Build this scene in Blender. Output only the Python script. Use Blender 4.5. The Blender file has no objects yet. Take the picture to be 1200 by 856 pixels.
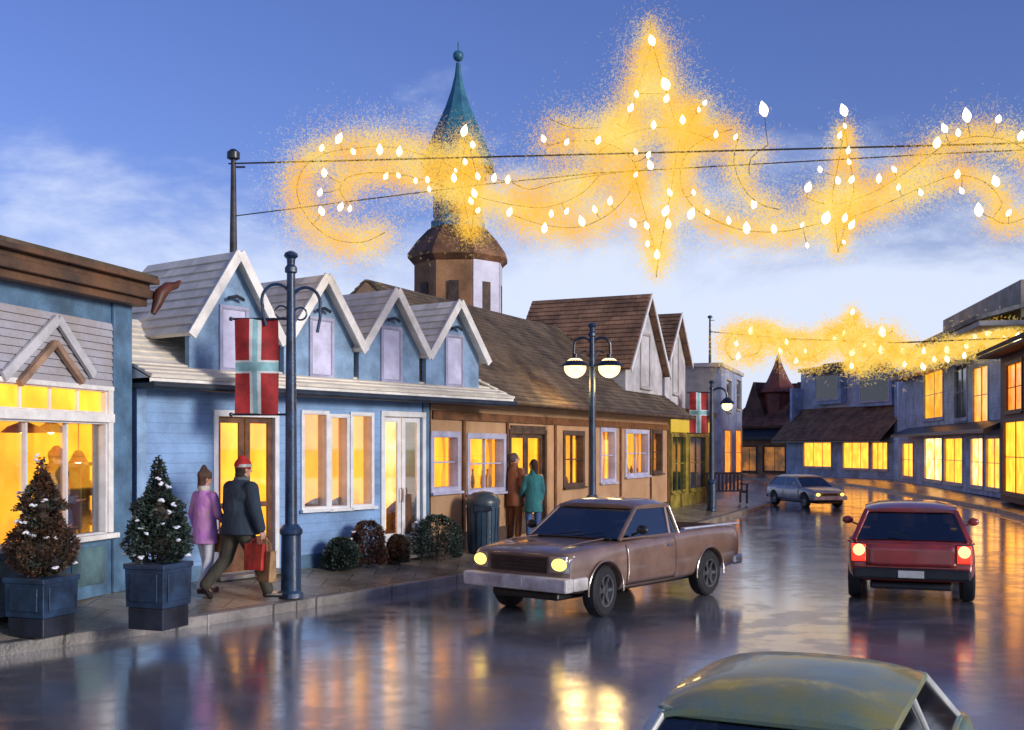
import bpy, bmesh, math, random
from mathutils import Vector, Matrix, noise
from mathutils.bvhtree import BVHTree
R = math.radians
random.seed(7)
scene = bpy.context.scene
COL = scene.collection

# ------------------------------------------------------------------ camera
EYE = 2.2          # eye height in metres
FPX = 1300.0       # focal length in photograph pixels (1200 wide)
HZ = 525.0         # horizon row in the photograph
cam_d = bpy.data.cameras.new('camera')
cam = bpy.data.objects.new('camera', cam_d); COL.objects.link(cam)
cam.location = (0, 0, EYE); cam.rotation_euler = (R(90), 0, 0)
cam_d.sensor_width = 36; cam_d.lens = 36 * FPX / 1200.0
cam_d.shift_y = (HZ - 428) / 1200.0
cam_d.clip_start = 0.1; cam_d.clip_end = 5000
scene.camera = cam

# ------------------------------------------------------------------ light
SUN_EL, SUN_AZ = R(14), R(125)       # azimuth clockwise from +Y (view direction)
world = bpy.data.worlds.new('World'); scene.world = world
world.use_nodes = True
wn = world.node_tree; wn.nodes.clear()
def N(t, kind, **kw):
    n = t.nodes.new(kind)
    for k, v in kw.items(): setattr(n, k, v)
    return n
def LK(t, a, b): t.links.new(a, b)
def mixc(t, fac, a, b, mode='MIX'):
    m = N(t, 'ShaderNodeMix', data_type='RGBA', blend_type=mode)
    for i, v in ((0, fac), (6, a), (7, b)):
        if isinstance(v, (int, float)): m.inputs[i].default_value = v
        elif isinstance(v, tuple): m.inputs[i].default_value = v if len(v) == 4 else v + (1,)
        else: LK(t, v, m.inputs[i])
    return m.outputs[2]
def maprange(t, v, a, b, c=0.0, d=1.0, smooth=False):
    m = N(t, 'ShaderNodeMapRange')
    if smooth: m.interpolation_type = 'SMOOTHSTEP'
    LK(t, v, m.inputs[0])
    for i, x in zip((1, 2, 3, 4), (a, b, c, d)): m.inputs[i].default_value = x
    return m.outputs[0]
def math_(t, op, a, b=None):
    m = N(t, 'ShaderNodeMath', operation=op)
    for i, v in enumerate((a, b)):
        if v is None: continue
        if isinstance(v, (int, float)): m.inputs[i].default_value = v
        else: LK(t, v, m.inputs[i])
    return m.outputs[0]

sky = N(wn, 'ShaderNodeTexSky', sky_type='NISHITA')
sky.sun_disc = False; sky.sun_elevation = SUN_EL; sky.sun_rotation = SUN_AZ
sky.air_density = 1.2; sky.dust_density = 0.4; sky.ozone_density = 4.0
tc = N(wn, 'ShaderNodeTexCoord')
sep = N(wn, 'ShaderNodeSeparateXYZ'); LK(wn, tc.outputs['Generated'], sep.inputs[0])
mp = N(wn, 'ShaderNodeMapping'); mp.inputs['Scale'].default_value = (1.6, 1.6, 3.6)
LK(wn, tc.outputs['Generated'], mp.inputs[0])
nz = N(wn, 'ShaderNodeTexNoise'); nz.inputs['Scale'].default_value = 2.6
nz.inputs['Detail'].default_value = 7; nz.inputs['Roughness'].default_value = 0.60
nz.inputs['Distortion'].default_value = 0.25
LK(wn, mp.outputs[0], nz.inputs['Vector'])
low = maprange(wn, sep.outputs['Z'], 0.04, 0.30, 1.0, 0.0, True)       # more cloud veil towards the horizon
cl = math_(wn, 'ADD', nz.outputs['Fac'], math_(wn, 'MULTIPLY', low, 0.56))
mask = maprange(wn, cl, 0.55, 0.92, 0.0, 0.92, True)
tint = mixc(wn, 1.0, sky.outputs[0], (0.60, 0.53, 0.84), 'MULTIPLY')
skyc = mixc(wn, mask, tint, (4.1, 4.55, 5.6))
bg = N(wn, 'ShaderNodeBackground'); bg.inputs['Strength'].default_value = 0.115
LK(wn, skyc, bg.inputs['Color'])
wo = N(wn, 'ShaderNodeOutputWorld'); LK(wn, bg.outputs[0], wo.inputs[0])

sl = bpy.data.lights.new('sun', 'SUN'); sl.energy = 1.8; sl.angle = R(14); sl.color = (1, .93, .84)
so = bpy.data.objects.new('sun', sl); COL.objects.link(so)
sd = Vector((math.sin(SUN_AZ) * math.cos(SUN_EL), math.cos(SUN_AZ) * math.cos(SUN_EL), math.sin(SUN_EL)))
so.rotation_euler = sd.to_track_quat('Z', 'Y').to_euler()
so.location = (0, 0, 60)
scene.render.engine = 'CYCLES'
scene.view_settings.view_transform = 'Standard'
scene.view_settings.look = 'None'
scene.view_settings.gamma = 1
scene.view_settings.use_curve_mapping = False
scene.view_settings.exposure = 0.72
scene.cycles.transparent_max_bounces = 16

# ------------------------------------------------------------------ measuring helpers
def at(px, py, d):                     # point seen at a photograph pixel at depth d
    return Vector(((px - 600) / FPX * d, d, EYE - (py - HZ) / FPX * d))
def gd(px, py, z=0.0):                 # where a ground point of height z stands
    d = (EYE - z) * FPX / (py - HZ)
    return Vector(((px - 600) / FPX * d, d, z))

# ------------------------------------------------------------------ materials
MATS = {}
LAST = [None]
def mat(name, col, rough=0.7, var=0.18, scale=3.0, bump=0.0, bscale=40.0, metal=0.0, spec=0.5,
        col2=None, coat=0.0, pattern=None, stretch=(1, 1, 1)):
    if name in MATS: return MATS[name]
    m = bpy.data.materials.new(name); m.use_nodes = True
    t = m.node_tree; b = t.nodes['Principled BSDF']
    b.inputs['Roughness'].default_value = rough; b.inputs['Metallic'].default_value = metal
    b.inputs['Specular IOR Level'].default_value = spec; b.inputs['Coat Weight'].default_value = coat
    b.inputs['Coat Roughness'].default_value = 0.08
    tc = N(t, 'ShaderNodeTexCoord'); mp = N(t, 'ShaderNodeMapping'); mp.inputs['Scale'].default_value = stretch
    LK(t, tc.outputs['Object'], mp.inputs[0])
    n1 = N(t, 'ShaderNodeTexNoise'); n1.inputs['Scale'].default_value = scale
    n1.inputs['Detail'].default_value = 6; n1.inputs['Roughness'].default_value = 0.6
    LK(t, mp.outputs[0], n1.inputs['Vector'])
    c2 = col2 if col2 else tuple(max(0, c * (1 - 2.2 * var)) for c in col)
    c1 = col if col2 else tuple(min(1, c * (1 + var)) for c in col)
    f = maprange(t, n1.outputs['Fac'], 0.36, 0.66)
    c = mixc(t, f, c2, c1)
    n2 = N(t, 'ShaderNodeTexNoise'); n2.inputs['Scale'].default_value = bscale
    n2.inputs['Detail'].default_value = 4
    LK(t, mp.outputs[0], n2.inputs['Vector'])
    g = maprange(t, n2.outputs['Fac'], 0.3, 0.7, 1 - var * .6, 1 + var * .35)
    gv = N(t, 'ShaderNodeCombineXYZ')
    for i in range(3): LK(t, g, gv.inputs[i])
    c = mixc(t, 1.0, c, gv.outputs[0], 'MULTIPLY')
    height = n2.outputs['Fac']
    if pattern:
        kind = pattern[0]
        if kind in ('brick', 'uvbrick'):
            _, w, h, mort, mc = pattern
            bt = N(t, 'ShaderNodeTexBrick'); bt.inputs['Scale'].default_value = 1.0
            bt.inputs['Brick Width'].default_value = w; bt.inputs['Row Height'].default_value = h
            bt.inputs['Mortar Size'].default_value = mort; bt.inputs['Mortar Smooth'].default_value = 0.2
            bt.inputs['Color1'].default_value = (1, 1, 1, 1); bt.inputs['Color2'].default_value = (.76, .76, .76, 1)
            bt.inputs['Mortar'].default_value = (mc, mc, mc, 1)
            if kind == 'uvbrick': LK(t, tc.outputs['UV'], bt.inputs['Vector'])
            else: LK(t, tc.outputs['Object'], bt.inputs['Vector'])
            c = mixc(t, 1.0, c, bt.outputs['Color'], 'MULTIPLY')
            height = math_(t, 'SUBTRACT', height, math_(t, 'MULTIPLY', bt.outputs['Fac'], 2.0))
        if kind == 'clap':             # horizontal boards
            s = N(t, 'ShaderNodeSeparateXYZ'); LK(t, tc.outputs['Object'], s.inputs[0])
            fr = math_(t, 'FRACT', math_(t, 'DIVIDE', s.outputs['Z'], pattern[1]))
            edge = maprange(t, fr, 0.0, 0.1, 0.62, 1.0)
            gv2 = N(t, 'ShaderNodeCombineXYZ')
            for i in range(3): LK(t, edge, gv2.inputs[i])
            c = mixc(t, 1.0, c, gv2.outputs[0], 'MULTIPLY')
            height = math_(t, 'ADD', math_(t, 'MULTIPLY', height, .3), math_(t, 'MULTIPLY', fr, -1.6))
    LK(t, c, b.inputs['Base Color'])
    if bump:
        bp = N(t, 'ShaderNodeBump'); bp.inputs['Strength'].default_value = bump; bp.inputs['Distance'].default_value = 0.02
        LK(t, height, bp.inputs['Height']); LK(t, bp.outputs[0], b.inputs['Normal'])
    MATS[name] = m
    return m
def emis(name, col, strength, var=0.0, col2=None, scale=3.0, stretch=(1, 1, 1), gloss=True):
    if name in MATS: return MATS[name]
    m = bpy.data.materials.new(name); m.use_nodes = True
    t = m.node_tree; b = t.nodes['Principled BSDF']
    b.inputs['Base Color'].default_value = (.04, .03, .02, 1)
    b.inputs['Roughness'].default_value = 0.12 if gloss else 0.8
    b.inputs['Emission Strength'].default_value = strength*.88
    tc = N(t, 'ShaderNodeTexCoord'); mp = N(t, 'ShaderNodeMapping'); mp.inputs['Scale'].default_value = stretch
    LK(t, tc.outputs['Object'], mp.inputs[0])
    n1 = N(t, 'ShaderNodeTexNoise'); n1.inputs['Scale'].default_value = scale; n1.inputs['Detail'].default_value = 3
    LK(t, mp.outputs[0], n1.inputs['Vector'])
    if col2:
        f = maprange(t, n1.outputs['Fac'], 0.4, 0.64)
        LK(t, mixc(t, f, col2, col), b.inputs['Emission Color'])
    else: b.inputs['Emission Color'].default_value = col + (1,)
    MATS[name] = m
    return m
def glass(name, tint=(1, 1, 1), refl=0.12):
    if name in MATS: return MATS[name]
    m = bpy.data.materials.new(name); m.use_nodes = True
    t = m.node_tree; t.nodes.clear()
    tr = N(t, 'ShaderNodeBsdfTransparent'); tr.inputs[0].default_value = tint + (1,)
    gl = N(t, 'ShaderNodeBsdfGlossy'); gl.inputs['Roughness'].default_value = 0.03
    fr = N(t, 'ShaderNodeFresnel'); fr.inputs['IOR'].default_value = 1.5
    f = math_(t, 'ADD', math_(t, 'MULTIPLY', fr.outputs[0], 0.42), refl * .15)
    mx = N(t, 'ShaderNodeMixShader'); LK(t, f, mx.inputs[0]); LK(t, tr.outputs[0], mx.inputs[1]); LK(t, gl.outputs[0], mx.inputs[2])
    o = N(t, 'ShaderNodeOutputMaterial'); LK(t, mx.outputs[0], o.inputs[0])
    MATS[name] = m
    return m

# ------------------------------------------------------------------ mesh builder
class MB:
    def __init__(s): s.v = []; s.f = []; s.uv = {}
    def quad(s, a, b, c, d, uv=None):
        i = len(s.v); s.v += [tuple(a), tuple(b), tuple(c), tuple(d)]; s.f.append((i, i+1, i+2, i+3))
        if uv: s.uv[len(s.f)-1] = uv
    def tri(s, a, b, c):
        i = len(s.v); s.v += [tuple(a), tuple(b), tuple(c)]; s.f.append((i, i+1, i+2))
    def hexa(s, p):    # 8 corners: bottom 4 ccw, top 4 ccw
        i = len(s.v); s.v += [tuple(q) for q in p]
        s.f += [tuple(i+k for k in q) for q in ((3,2,1,0),(4,5,6,7),(0,1,5,4),(1,2,6,5),(2,3,7,6),(3,0,4,7))]
        return s
    def box(s, x0, x1, y0, y1, z0, z1):
        return s.hexa([(x0,y0,z0),(x1,y0,z0),(x1,y1,z0),(x0,y1,z0),(x0,y0,z1),(x1,y0,z1),(x1,y1,z1),(x0,y1,z1)])
    def bar(s, a, b, w, h, up=(0,0,1)):    # rectangular bar from a to b
        a = Vector(a); b = Vector(b); d = (b-a).normalized(); up = Vector(up)
        if abs(d.dot(up)) > .98: up = Vector((1,0,0))
        x = d.cross(up).normalized() * (w/2); z = x.cross(d).normalized() * (h/2)
        return s.hexa([a-x-z, a+x-z, b+x-z, b-x-z, a-x+z, a+x+z, b+x+z, b-x+z])
    def prism(s, poly, off):           # planar polygon extruded by vector off
        off = Vector(off); i = len(s.v); n = len(poly)
        s.v += [tuple(p) for p in poly] + [tuple(Vector(p)+off) for p in poly]
        s.f.append(tuple(i+k for k in reversed(range(n)))); s.f.append(tuple(i+n+k for k in range(n)))
        for k in range(n): s.f.append((i+k, i+(k+1)%n, i+n+(k+1)%n, i+n+k))
        return s
    def tube(s, pts, r, seg=8, cap=True):
        pts = [Vector(p) for p in pts]; n = len(pts)
        rs = r if isinstance(r, (list, tuple)) else [r]*n
        i0 = len(s.v); ref = None
        for k, p in enumerate(pts):
            d = (pts[min(k+1, n-1)] - pts[max(k-1, 0)]).normalized()
            if ref is None: ref = Vector((0,0,1)) if abs(d.z) < .9 else Vector((1,0,0))
            x = d.cross(ref).normalized(); ref = x.cross(d).normalized()
            for q in range(seg):
                a = 2*math.pi*q/seg
                s.v.append(tuple(p + (x*math.cos(a) + ref*math.sin(a))*rs[k]))
        for k in range(n-1):
            for q in range(seg):
                a = i0+k*seg+q; b = i0+k*seg+(q+1)%seg
                s.f.append((a, b, b+seg, a+seg))
        if cap:
            s.f.append(tuple(i0+q for q in reversed(range(seg)))); s.f.append(tuple(i0+(n-1)*seg+q for q in range(seg)))
        return s
    def lathe(s, prof, c=(0,0,0), seg=16, M=None, phase=0.0):   # prof: (r,z) list
        i0 = len(s.v); c = Vector(c)
        for r, z in prof:
            for q in range(seg):
                a = 2*math.pi*q/seg + phase
                p = Vector((r*math.cos(a), r*math.sin(a), z))
                if M: p = M @ p
                s.v.append(tuple(p+c))
        for k in range(len(prof)-1):
            for q in range(seg):
                a = i0+k*seg+q; b = i0+k*seg+(q+1)%seg
                s.f.append((a, b, b+seg, a+seg))
        s.f.append(tuple(i0+q for q in reversed(range(seg))))
        s.f.append(tuple(i0+(len(prof)-1)*seg+q for q in range(seg)))
        return s
    def ball(s, c, r, seg=12, rings=8, M=None):
        rr = (r, r, r) if isinstance(r, (int, float)) else r
        i0 = len(s.v); c = Vector(c)
        for k in range(rings+1):
            th = math.pi*k/rings; th = min(max(th, .02), math.pi-.02)
            for q in range(seg):
                a = 2*math.pi*q/seg
                p = Vector((math.sin(th)*math.cos(a)*rr[0], math.sin(th)*math.sin(a)*rr[1], math.cos(th)*rr[2]))
                if M: p = M @ p
                s.v.append(tuple(c+p))
        for k in range(rings):
            for q in range(seg):
                a = i0+k*seg+q; b = i0+k*seg+(q+1)%seg
                s.f.append((a, a+seg, b+seg, b))
        s.f.append(tuple(i0+q for q in range(seg))); s.f.append(tuple(i0+rings*seg+q for q in reversed(range(seg))))
        return s
    def capsule(s, a, b, ra, rb, seg=12):
        a = Vector(a); b = Vector(b); d = b-a; L = d.length
        M = d.to_track_quat('Z', 'Y').to_matrix() if L > 1e-6 else Matrix.Identity(3)
        prof = []
        for k in range(5):
            t = math.pi/2*k/4; prof.append((max(ra*math.sin(t), .0008), -ra*math.cos(t)))
        for k in range(5):
            t = math.pi/2*k/4; prof.append((max(rb*math.cos(t), .0008), L+rb*math.sin(t)))
        return s.lathe(prof, a, seg, M)
    def wall(s, L, z0, z1, t, ops, x0=0.0, y=0.0):       # wall with real openings (x0,x1,z0,z1)
        xs = sorted({x0, L} | {min(max(v, x0), L) for o in ops for v in o[:2]})
        zs = sorted({z0, z1} | {min(max(v, z0), z1) for o in ops for v in o[2:]})
        for a, b in zip(xs, xs[1:]):
            for c, d in zip(zs, zs[1:]):
                if b-a < 1e-5 or d-c < 1e-5: continue
                mx, mz = (a+b)/2, (c+d)/2
                if any(o[0] < mx < o[1] and o[2] < mz < o[3] for o in ops): continue
                s.quad((a,y,c),(b,y,c),(b,y,d),(a,y,d)); s.quad((b,y+t,c),(a,y+t,c),(a,y+t,d),(b,y+t,d))
        for o in ops:
            a, b, c, d = o
            s.quad((a,y,c),(a,y+t,c),(b,y+t,c),(b,y,c)); s.quad((a,y,d),(b,y,d),(b,y+t,d),(a,y+t,d))
            s.quad((a,y,c),(a,y,d),(a,y+t,d),(a,y+t,c)); s.quad((b,y,c),(b,y+t,c),(b,y+t,d),(b,y,d))
        s.quad((x0,y,z1),(L,y,z1),(L,y+t,z1),(x0,y+t,z1)); s.quad((x0,y,z0),(x0,y+t,z0),(L,y+t,z0),(L,y,z0))
        s.quad((x0,y,z0),(x0,y,z1),(x0,y+t,z1),(x0,y+t,z0)); s.quad((L,y,z0),(L,y+t,z0),(L,y+t,z1),(L,y,z1))
        return s
    def slope(s, a, b, c, d, th=0.05, course=0.16):     # roof plane: a-b eave, d-c top; laid in overlapping courses with uv in metres
        a, b, c, d = map(Vector, (a, b, c, d))
        H_ = ((d-a).length + (c-b).length)/2; n = max(1, int(H_/course))
        nor = (b-a).cross(d-a).normalized()
        if nor.z < 0: nor = -nor
        W = (b-a).length
        for k in range(n):
            t0, t1 = k/n, (k+1)/n
            p0, p1 = a.lerp(d, t0), b.lerp(c, t0); q0, q1 = a.lerp(d, t1), b.lerp(c, t1)
            hi, lo = nor*(th), nor*(th-.022)
            ex = (p0-a).dot((b-a).normalized()) if W > 0 else 0
            w0, w1 = (p1-p0).length, (q1-q0).length
            s.quad(p0+hi, p1+hi, q1+lo, q0+lo, uv=((ex,k*.16),(ex+w0,k*.16),(ex+w1,k*.16+.16),(ex,k*.16+.16)))
            s.quad(p0, p1, p1+hi, p0+hi)
            s.quad(p0, p0+hi, q0+lo, q0); s.quad(p1, q1, q1+lo, p1+hi)
        s.quad(a, d, c, b); s.quad(d, d+nor*(th-.022), c+nor*(th-.022), c)
        return s
    def mesh(s, name):
        me = bpy.data.meshes.new(name); me.from_pydata(s.v, [], s.f)
        if s.uv:
            ul = me.uv_layers.new(name='UVMap')
            for fi, p in enumerate(me.polygons):
                if fi in s.uv:
                    for li, uv in zip(p.loop_indices, s.uv[fi]): ul.data[li].uv = uv
        return me
    def build(s, name, m, parent=None, smooth=False, bevel=0.0, keep=False, loc=None):
        me = s.mesh(name)
        if not keep:
            bm = bmesh.new(); bm.from_mesh(me); bmesh.ops.recalc_face_normals(bm, faces=bm.faces); bm.to_mesh(me); bm.free()
        return link(name, me, m, parent, smooth, bevel, loc)
def link(name, me, m, parent=None, smooth=False, bevel=0.0, loc=None):
    if m and not me.materials: me.materials.append(m)
    o = bpy.data.objects.new(name, me); COL.objects.link(o)
    LAST[0] = o
    if parent: o.parent = parent
    if loc is not None: o.location = loc
    if smooth:
        for p in me.polygons: p.use_smooth = True
        try: me.set_sharp_from_angle(angle=R(smooth if smooth is not True else 40))
        except Exception: pass
    if bevel:
        b = o.modifiers.new('bevel', 'BEVEL'); b.width = bevel; b.segments = 2; b.limit_method = 'ANGLE'; b.angle_limit = R(40)
    return o
def tag(o, label=None, cat=None, group=None, kind=None):
    if label: o['label'] = label
    if cat: o['category'] = cat
    if group: o['group'] = group
    if kind: o['kind'] = kind
    return o
def thing(name, loc, rz=0.0, label=None, cat=None, group=None, scale=1.0):
    o = bpy.data.objects.new(name, None); COL.objects.link(o); o.empty_display_size = .2
    o.location = loc; o.rotation_euler = (0, 0, rz); o.scale = (scale,)*3
    return tag(o, label, cat, group)
def kids(o): return [c for c in COL.objects if c.parent == o]
def copy_tree(o, parent=None):
    c = o.copy(); COL.objects.link(c)
    if parent: c.parent = parent
    for ch in kids(o): copy_tree(ch, c)
    return c
def bake(name, mb_or_me, mods, m, parent=None, smooth=True, weld=True):
    """apply modifiers on a temporary object and link the finished mesh"""
    me = mb_or_me if isinstance(mb_or_me, bpy.types.Mesh) else mb_or_me.mesh(name)
    bm = bmesh.new(); bm.from_mesh(me)
    if weld: bmesh.ops.remove_doubles(bm, verts=bm.verts, dist=1e-5)
    bmesh.ops.recalc_face_normals(bm, faces=bm.faces); bm.to_mesh(me); bm.free()
    tmp = bpy.data.objects.new('tmp', me); COL.objects.link(tmp)
    extra = []
    for kind, kw in mods:
        md = tmp.modifiers.new(kind, kind)
        for k, v in kw.items():
            if k == 'cutter':
                cme = v.mesh('cut'); bmc = bmesh.new(); bmc.from_mesh(cme)
                bmesh.ops.recalc_face_normals(bmc, faces=bmc.faces); bmc.to_mesh(cme); bmc.free()
                co = bpy.data.objects.new('cut', cme); COL.objects.link(co); extra.append(co); md.object = co
            else: setattr(md, k, v)
    dg = bpy.context.evaluated_depsgraph_get(); dg.update()
    ev = tmp.evaluated_get(dg)
    out = bpy.data.meshes.new_from_object(ev); out.name = name
    bpy.data.objects.remove(tmp)
    for e in extra: bpy.data.objects.remove(e)
    out.materials.clear()
    return link(name, out, m, parent, smooth)

# frames along a street front: local x along the front, y into the building, z up
class Front:
    def __init__(s, A, B):
        s.A = Vector((A[0], A[1], 0)); s.B = Vector((B[0], B[1], 0))
        s.u = (s.B-s.A).normalized(); s.L = (s.B-s.A).length; s.rz = math.atan2(s.u.y, s.u.x)
    def x(s, px, off=0.0):            # local x of the point of the front seen in column px
        k = (px-600)/FPX; inn = Vector((-s.u.y, s.u.x, 0)); P = s.A + inn*off
        return (k*P.y - P.x)/(s.u.x - k*s.u.y)
    def z(s, px, py, off=0.0):
        x = s.x(px, off); inn = Vector((-s.u.y, s.u.x, 0)); d = (s.A + inn*off + s.u*x).y
        return EYE - (py-HZ)/FPX*d
    def box(s, px0, px1, py0, py1, off=0.0):   # opening from photograph pixels (py0 top, py1 bottom)
        m = (px0+px1)/2
        return (s.x(px0, off), s.x(px1, off), s.z(m, py1, off), s.z(m, py0, off))
def window(root, o, fm, pm, y=0.0, mull=(0, 0), fw=.05, sill=True, name='window', out=.03, pane_y=.07, header=False, rev=.1):
    x0, x1, z0, z1 = o
    f = MB()
    f.box(x0-fw, x0, y-out, y-.001, z0-.0, z1); f.box(x1, x1+fw, y-out, y-.001, z0, z1)
    f.box(x0+.001, x0+.014, y-out, y+rev, z0+.014, z1-.014); f.box(x1-.014, x1-.001, y-out, y+rev, z0+.014, z1-.014)
    f.box(x0-fw, x1+fw, y-out-.004, y-.001, z1, z1+fw); f.box(x0-fw, x1+fw, y-out-.004, y-.001, z0-fw, z0)
    f.box(x0+.001, x1-.001, y-out-.004, y+rev, z1-.014, z1-.001); f.box(x0+.001, x1-.001, y-out-.004, y+rev, z0+.001, z0+.014)
    nx, nz_ = mull
    for k in range(nx):
        c = x0+(x1-x0)*(k+1)/(nx+1); f.box(c-.016, c+.016, y+.03, y+.09, z0, z1)
    for k in range(nz_):
        c = z0+(z1-z0)*(k+1)/(nz_+1); f.box(x0, x1, y+.034, y+.086, c-.014, c+.014)
    w = f.build(name, fm, root, bevel=.004)
    if sill: MB().box(x0-fw-.03, x1+fw+.03, y-out-.06, y-out-.004, z0-fw-.02, z0-fw+.025).build('sill', fm, w)
    if header: MB().box(x0-fw-.04, x1+fw+.04, y-out-.07, y-out-.004, z1+fw-.02, z1+fw+.06).build('header', fm, w)
    MB().box(x0, x1, y+pane_y-.005, y+pane_y+.005, z0, z1).build('pane', pm, w)
    return w
# ------------------------------------------------------------------ the setting: ground, road, pavements
GLASS = glass('window_glass')
def road_mat():
    m = bpy.data.materials.new('wet_asphalt'); m.use_nodes = True
    t = m.node_tree; b = t.nodes['Principled BSDF']
    tc = N(t, 'ShaderNodeTexCoord')
    def noise_(sc, det=5, v=None, ro=.55):
        n = N(t, 'ShaderNodeTexNoise'); n.inputs['Scale'].default_value = sc; n.inputs['Detail'].default_value = det
        n.inputs['Roughness'].default_value = ro
        LK(t, v if v else tc.outputs['Object'], n.inputs['Vector']); return n.outputs['Fac']
    big, mid, fine = noise_(.35, 4), noise_(2.2, 5), noise_(55, 6)
    c = mixc(t, maprange(t, big, .38, .62), (.11, .145, .21), (.22, .20, .18))
    c = mixc(t, maprange(t, mid, .35, .7, 0, .6), c, (.10, .13, .20))
    sp_ = maprange(t, noise_(130, 2), .45, .7, .75, 1.6)
    gv = N(t, 'ShaderNodeCombineXYZ')
    for i in range(3): LK(t, sp_, gv.inputs[i])
    c = mixc(t, 1.0, c, gv.outputs[0], 'MULTIPLY')
    LK(t, c, b.inputs['Base Color'])
    pat = math_(t, 'ADD', math_(t, 'MULTIPLY', noise_(.9, 6, ro=.65), .65), math_(t, 'MULTIPLY', noise_(3.3, 5), .35))
    wet = maprange(t, pat, .46, .56, 0, 1, True)
    ro = math_(t, 'ADD', math_(t, 'ADD', math_(t, 'MULTIPLY', wet, .09), .045), math_(t, 'MULTIPLY', noise_(14, 4), .08))
    LK(t, ro, b.inputs['Roughness'])
    b.inputs['IOR'].default_value = 4.0
    b.inputs['Coat Weight'].default_value = .9; b.inputs['Coat Roughness'].default_value = .12; b.inputs['Coat IOR'].default_value = 1.5
    bp = N(t, 'ShaderNodeBump'); bp.inputs['Strength'].default_value = .10; bp.inputs['Distance'].default_value = .01
    h = math_(t, 'ADD', math_(t, 'MULTIPLY', fine, 1.0), math_(t, 'MULTIPLY', noise_(9, 3), 1.2))
    LK(t, h, bp.inputs['Height']); LK(t, bp.outputs[0], b.inputs['Normal'])
    LK(t, maprange(t, wet, 0, 1, .95, .35), b.inputs['Coat Weight'])
    bp2 = N(t, 'ShaderNodeBump'); bp2.inputs['Strength'].default_value = .04; bp2.inputs['Distance'].default_value = .01
    LK(t, h, bp2.inputs['Height']); LK(t, bp2.outputs[0], b.inputs['Coat Normal'])
    return m
ROAD = road_mat()
PAVE = mat('wet_pavement', (.30, .26, .20), .25, .26, 1.2, .35, 30, pattern=('brick', .62, .62, .012, .45))
KERB = mat('kerb_stone', (.24, .22, .20), .35, .25, 2.0, .4, 30, pattern=('brick', .9, 5.0, .012, .3))
EARTH = mat('earth', (.10, .095, .08), .9, .2, .1, .3, 4)
g = MB(); g.quad((-1500,-1500,-.03),(1500,-1500,-.03),(1500,1500,-.03),(-1500,1500,-.03))
tag(g.build('ground', EARTH), kind='structure')
g = MB(); g.quad((-60,-12,0),(60,-12,0),(60,130,0),(-60,130,0))
tag(g.build('road', ROAD), kind='structure')

KL = [(-12,-10),(-9.2,4.5),(-7.4,8.4),(-5.4,11.7),(-3.77,13.75),(-1.33,17.3),(.4,20.2),(2.7,25),(5.5,31.5),(8.2,38),(10.6,44),(12.6,50),(15,60),(15.6,68),(12,73),(-10,76)]
def side(pts, sgn):    # outward offset direction of each kerb vertex
    out = []
    for i in range(len(pts)):
        a = Vector(pts[max(i-1,0)]); b = Vector(pts[min(i+1,len(pts)-1)])
        d = (b-a).normalized(); out.append(Vector((-d.y, d.x))*sgn)
    return out
def kdist(x, y, pts=KL):
    p = Vector((x, y)); best = 1e9
    for a, b in zip(pts, pts[1:]):
        a = Vector(a); b = Vector(b); t = max(0, min(1, (p-a).dot(b-a)/(b-a).length_squared))
        best = min(best, (p-a.lerp(b, t)).length)
    return best
def PZ(x, y): return .13 + .17*min(kdist(x, y), 1.6)/1.6
def pavement(pts, sgn, name, land):
    s = side(pts, sgn); P = [Vector(p) for p in pts]; n = len(P)
    off = lambda i, d: P[i]+s[i]*d
    k = MB(); w = MB()
    for i in range(n-1):
        a, b, c, d = off(i,0), off(i+1,0), off(i+1,.16), off(i,.16)
        k.hexa([(a.x,a.y,-.02),(b.x,b.y,-.02),(c.x,c.y,-.02),(d.x,d.y,-.02),(a.x,a.y,.13),(b.x,b.y,.13),(c.x,c.y,.134),(d.x,d.y,.134)])
        prev = [(off(i,.16), .134), (off(i+1,.16), .134)]
        for dd, z in ((1.6,.3),(land,.3)):
            q0, q1 = off(i,dd), off(i+1,dd)
            w.quad((prev[0][0].x,prev[0][0].y,prev[0][1]),(prev[1][0].x,prev[1][0].y,prev[1][1]),(q1.x,q1.y,z),(q0.x,q0.y,z))
            prev = [(q0,z),(q1,z)]
    tag(k.build('kerb', KERB, bevel=.02), kind='structure')
    tag(w.build(name, PAVE), kind='structure')
pavement(KL, 1, 'pavement', 4.5)
KR = [(6.2,-10),(7.6,4),(9.4,13),(12.2,23),(15.2,32),(16.6,38),(17.7,46),(18.7,55),(19.4,63),(18.6,70),(15.5,77),(8,82),(-10,86)]
pavement(KR, -1, 'pavement', 5.0)
# road markings: worn white edge line on the far bend and short centre dashes
LINE = mat('worn_road_paint', (.55, .54, .5), .4, .4, 6)
lm = MB()
sr = side(KR, 1)
for i in range(3, 9):
    a = Vector(KR[i])+sr[i]*.35; b = Vector(KR[i+1])+sr[i+1]*.35; a2 = Vector(KR[i])+sr[i]*.5; b2 = Vector(KR[i+1])+sr[i+1]*.5
    lm.quad((a.x,a.y,.004),(b.x,b.y,.004),(b2.x,b2.y,.004),(a2.x,a2.y,.004))
tag(lm.build('edge_line', LINE), kind='structure')
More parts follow.
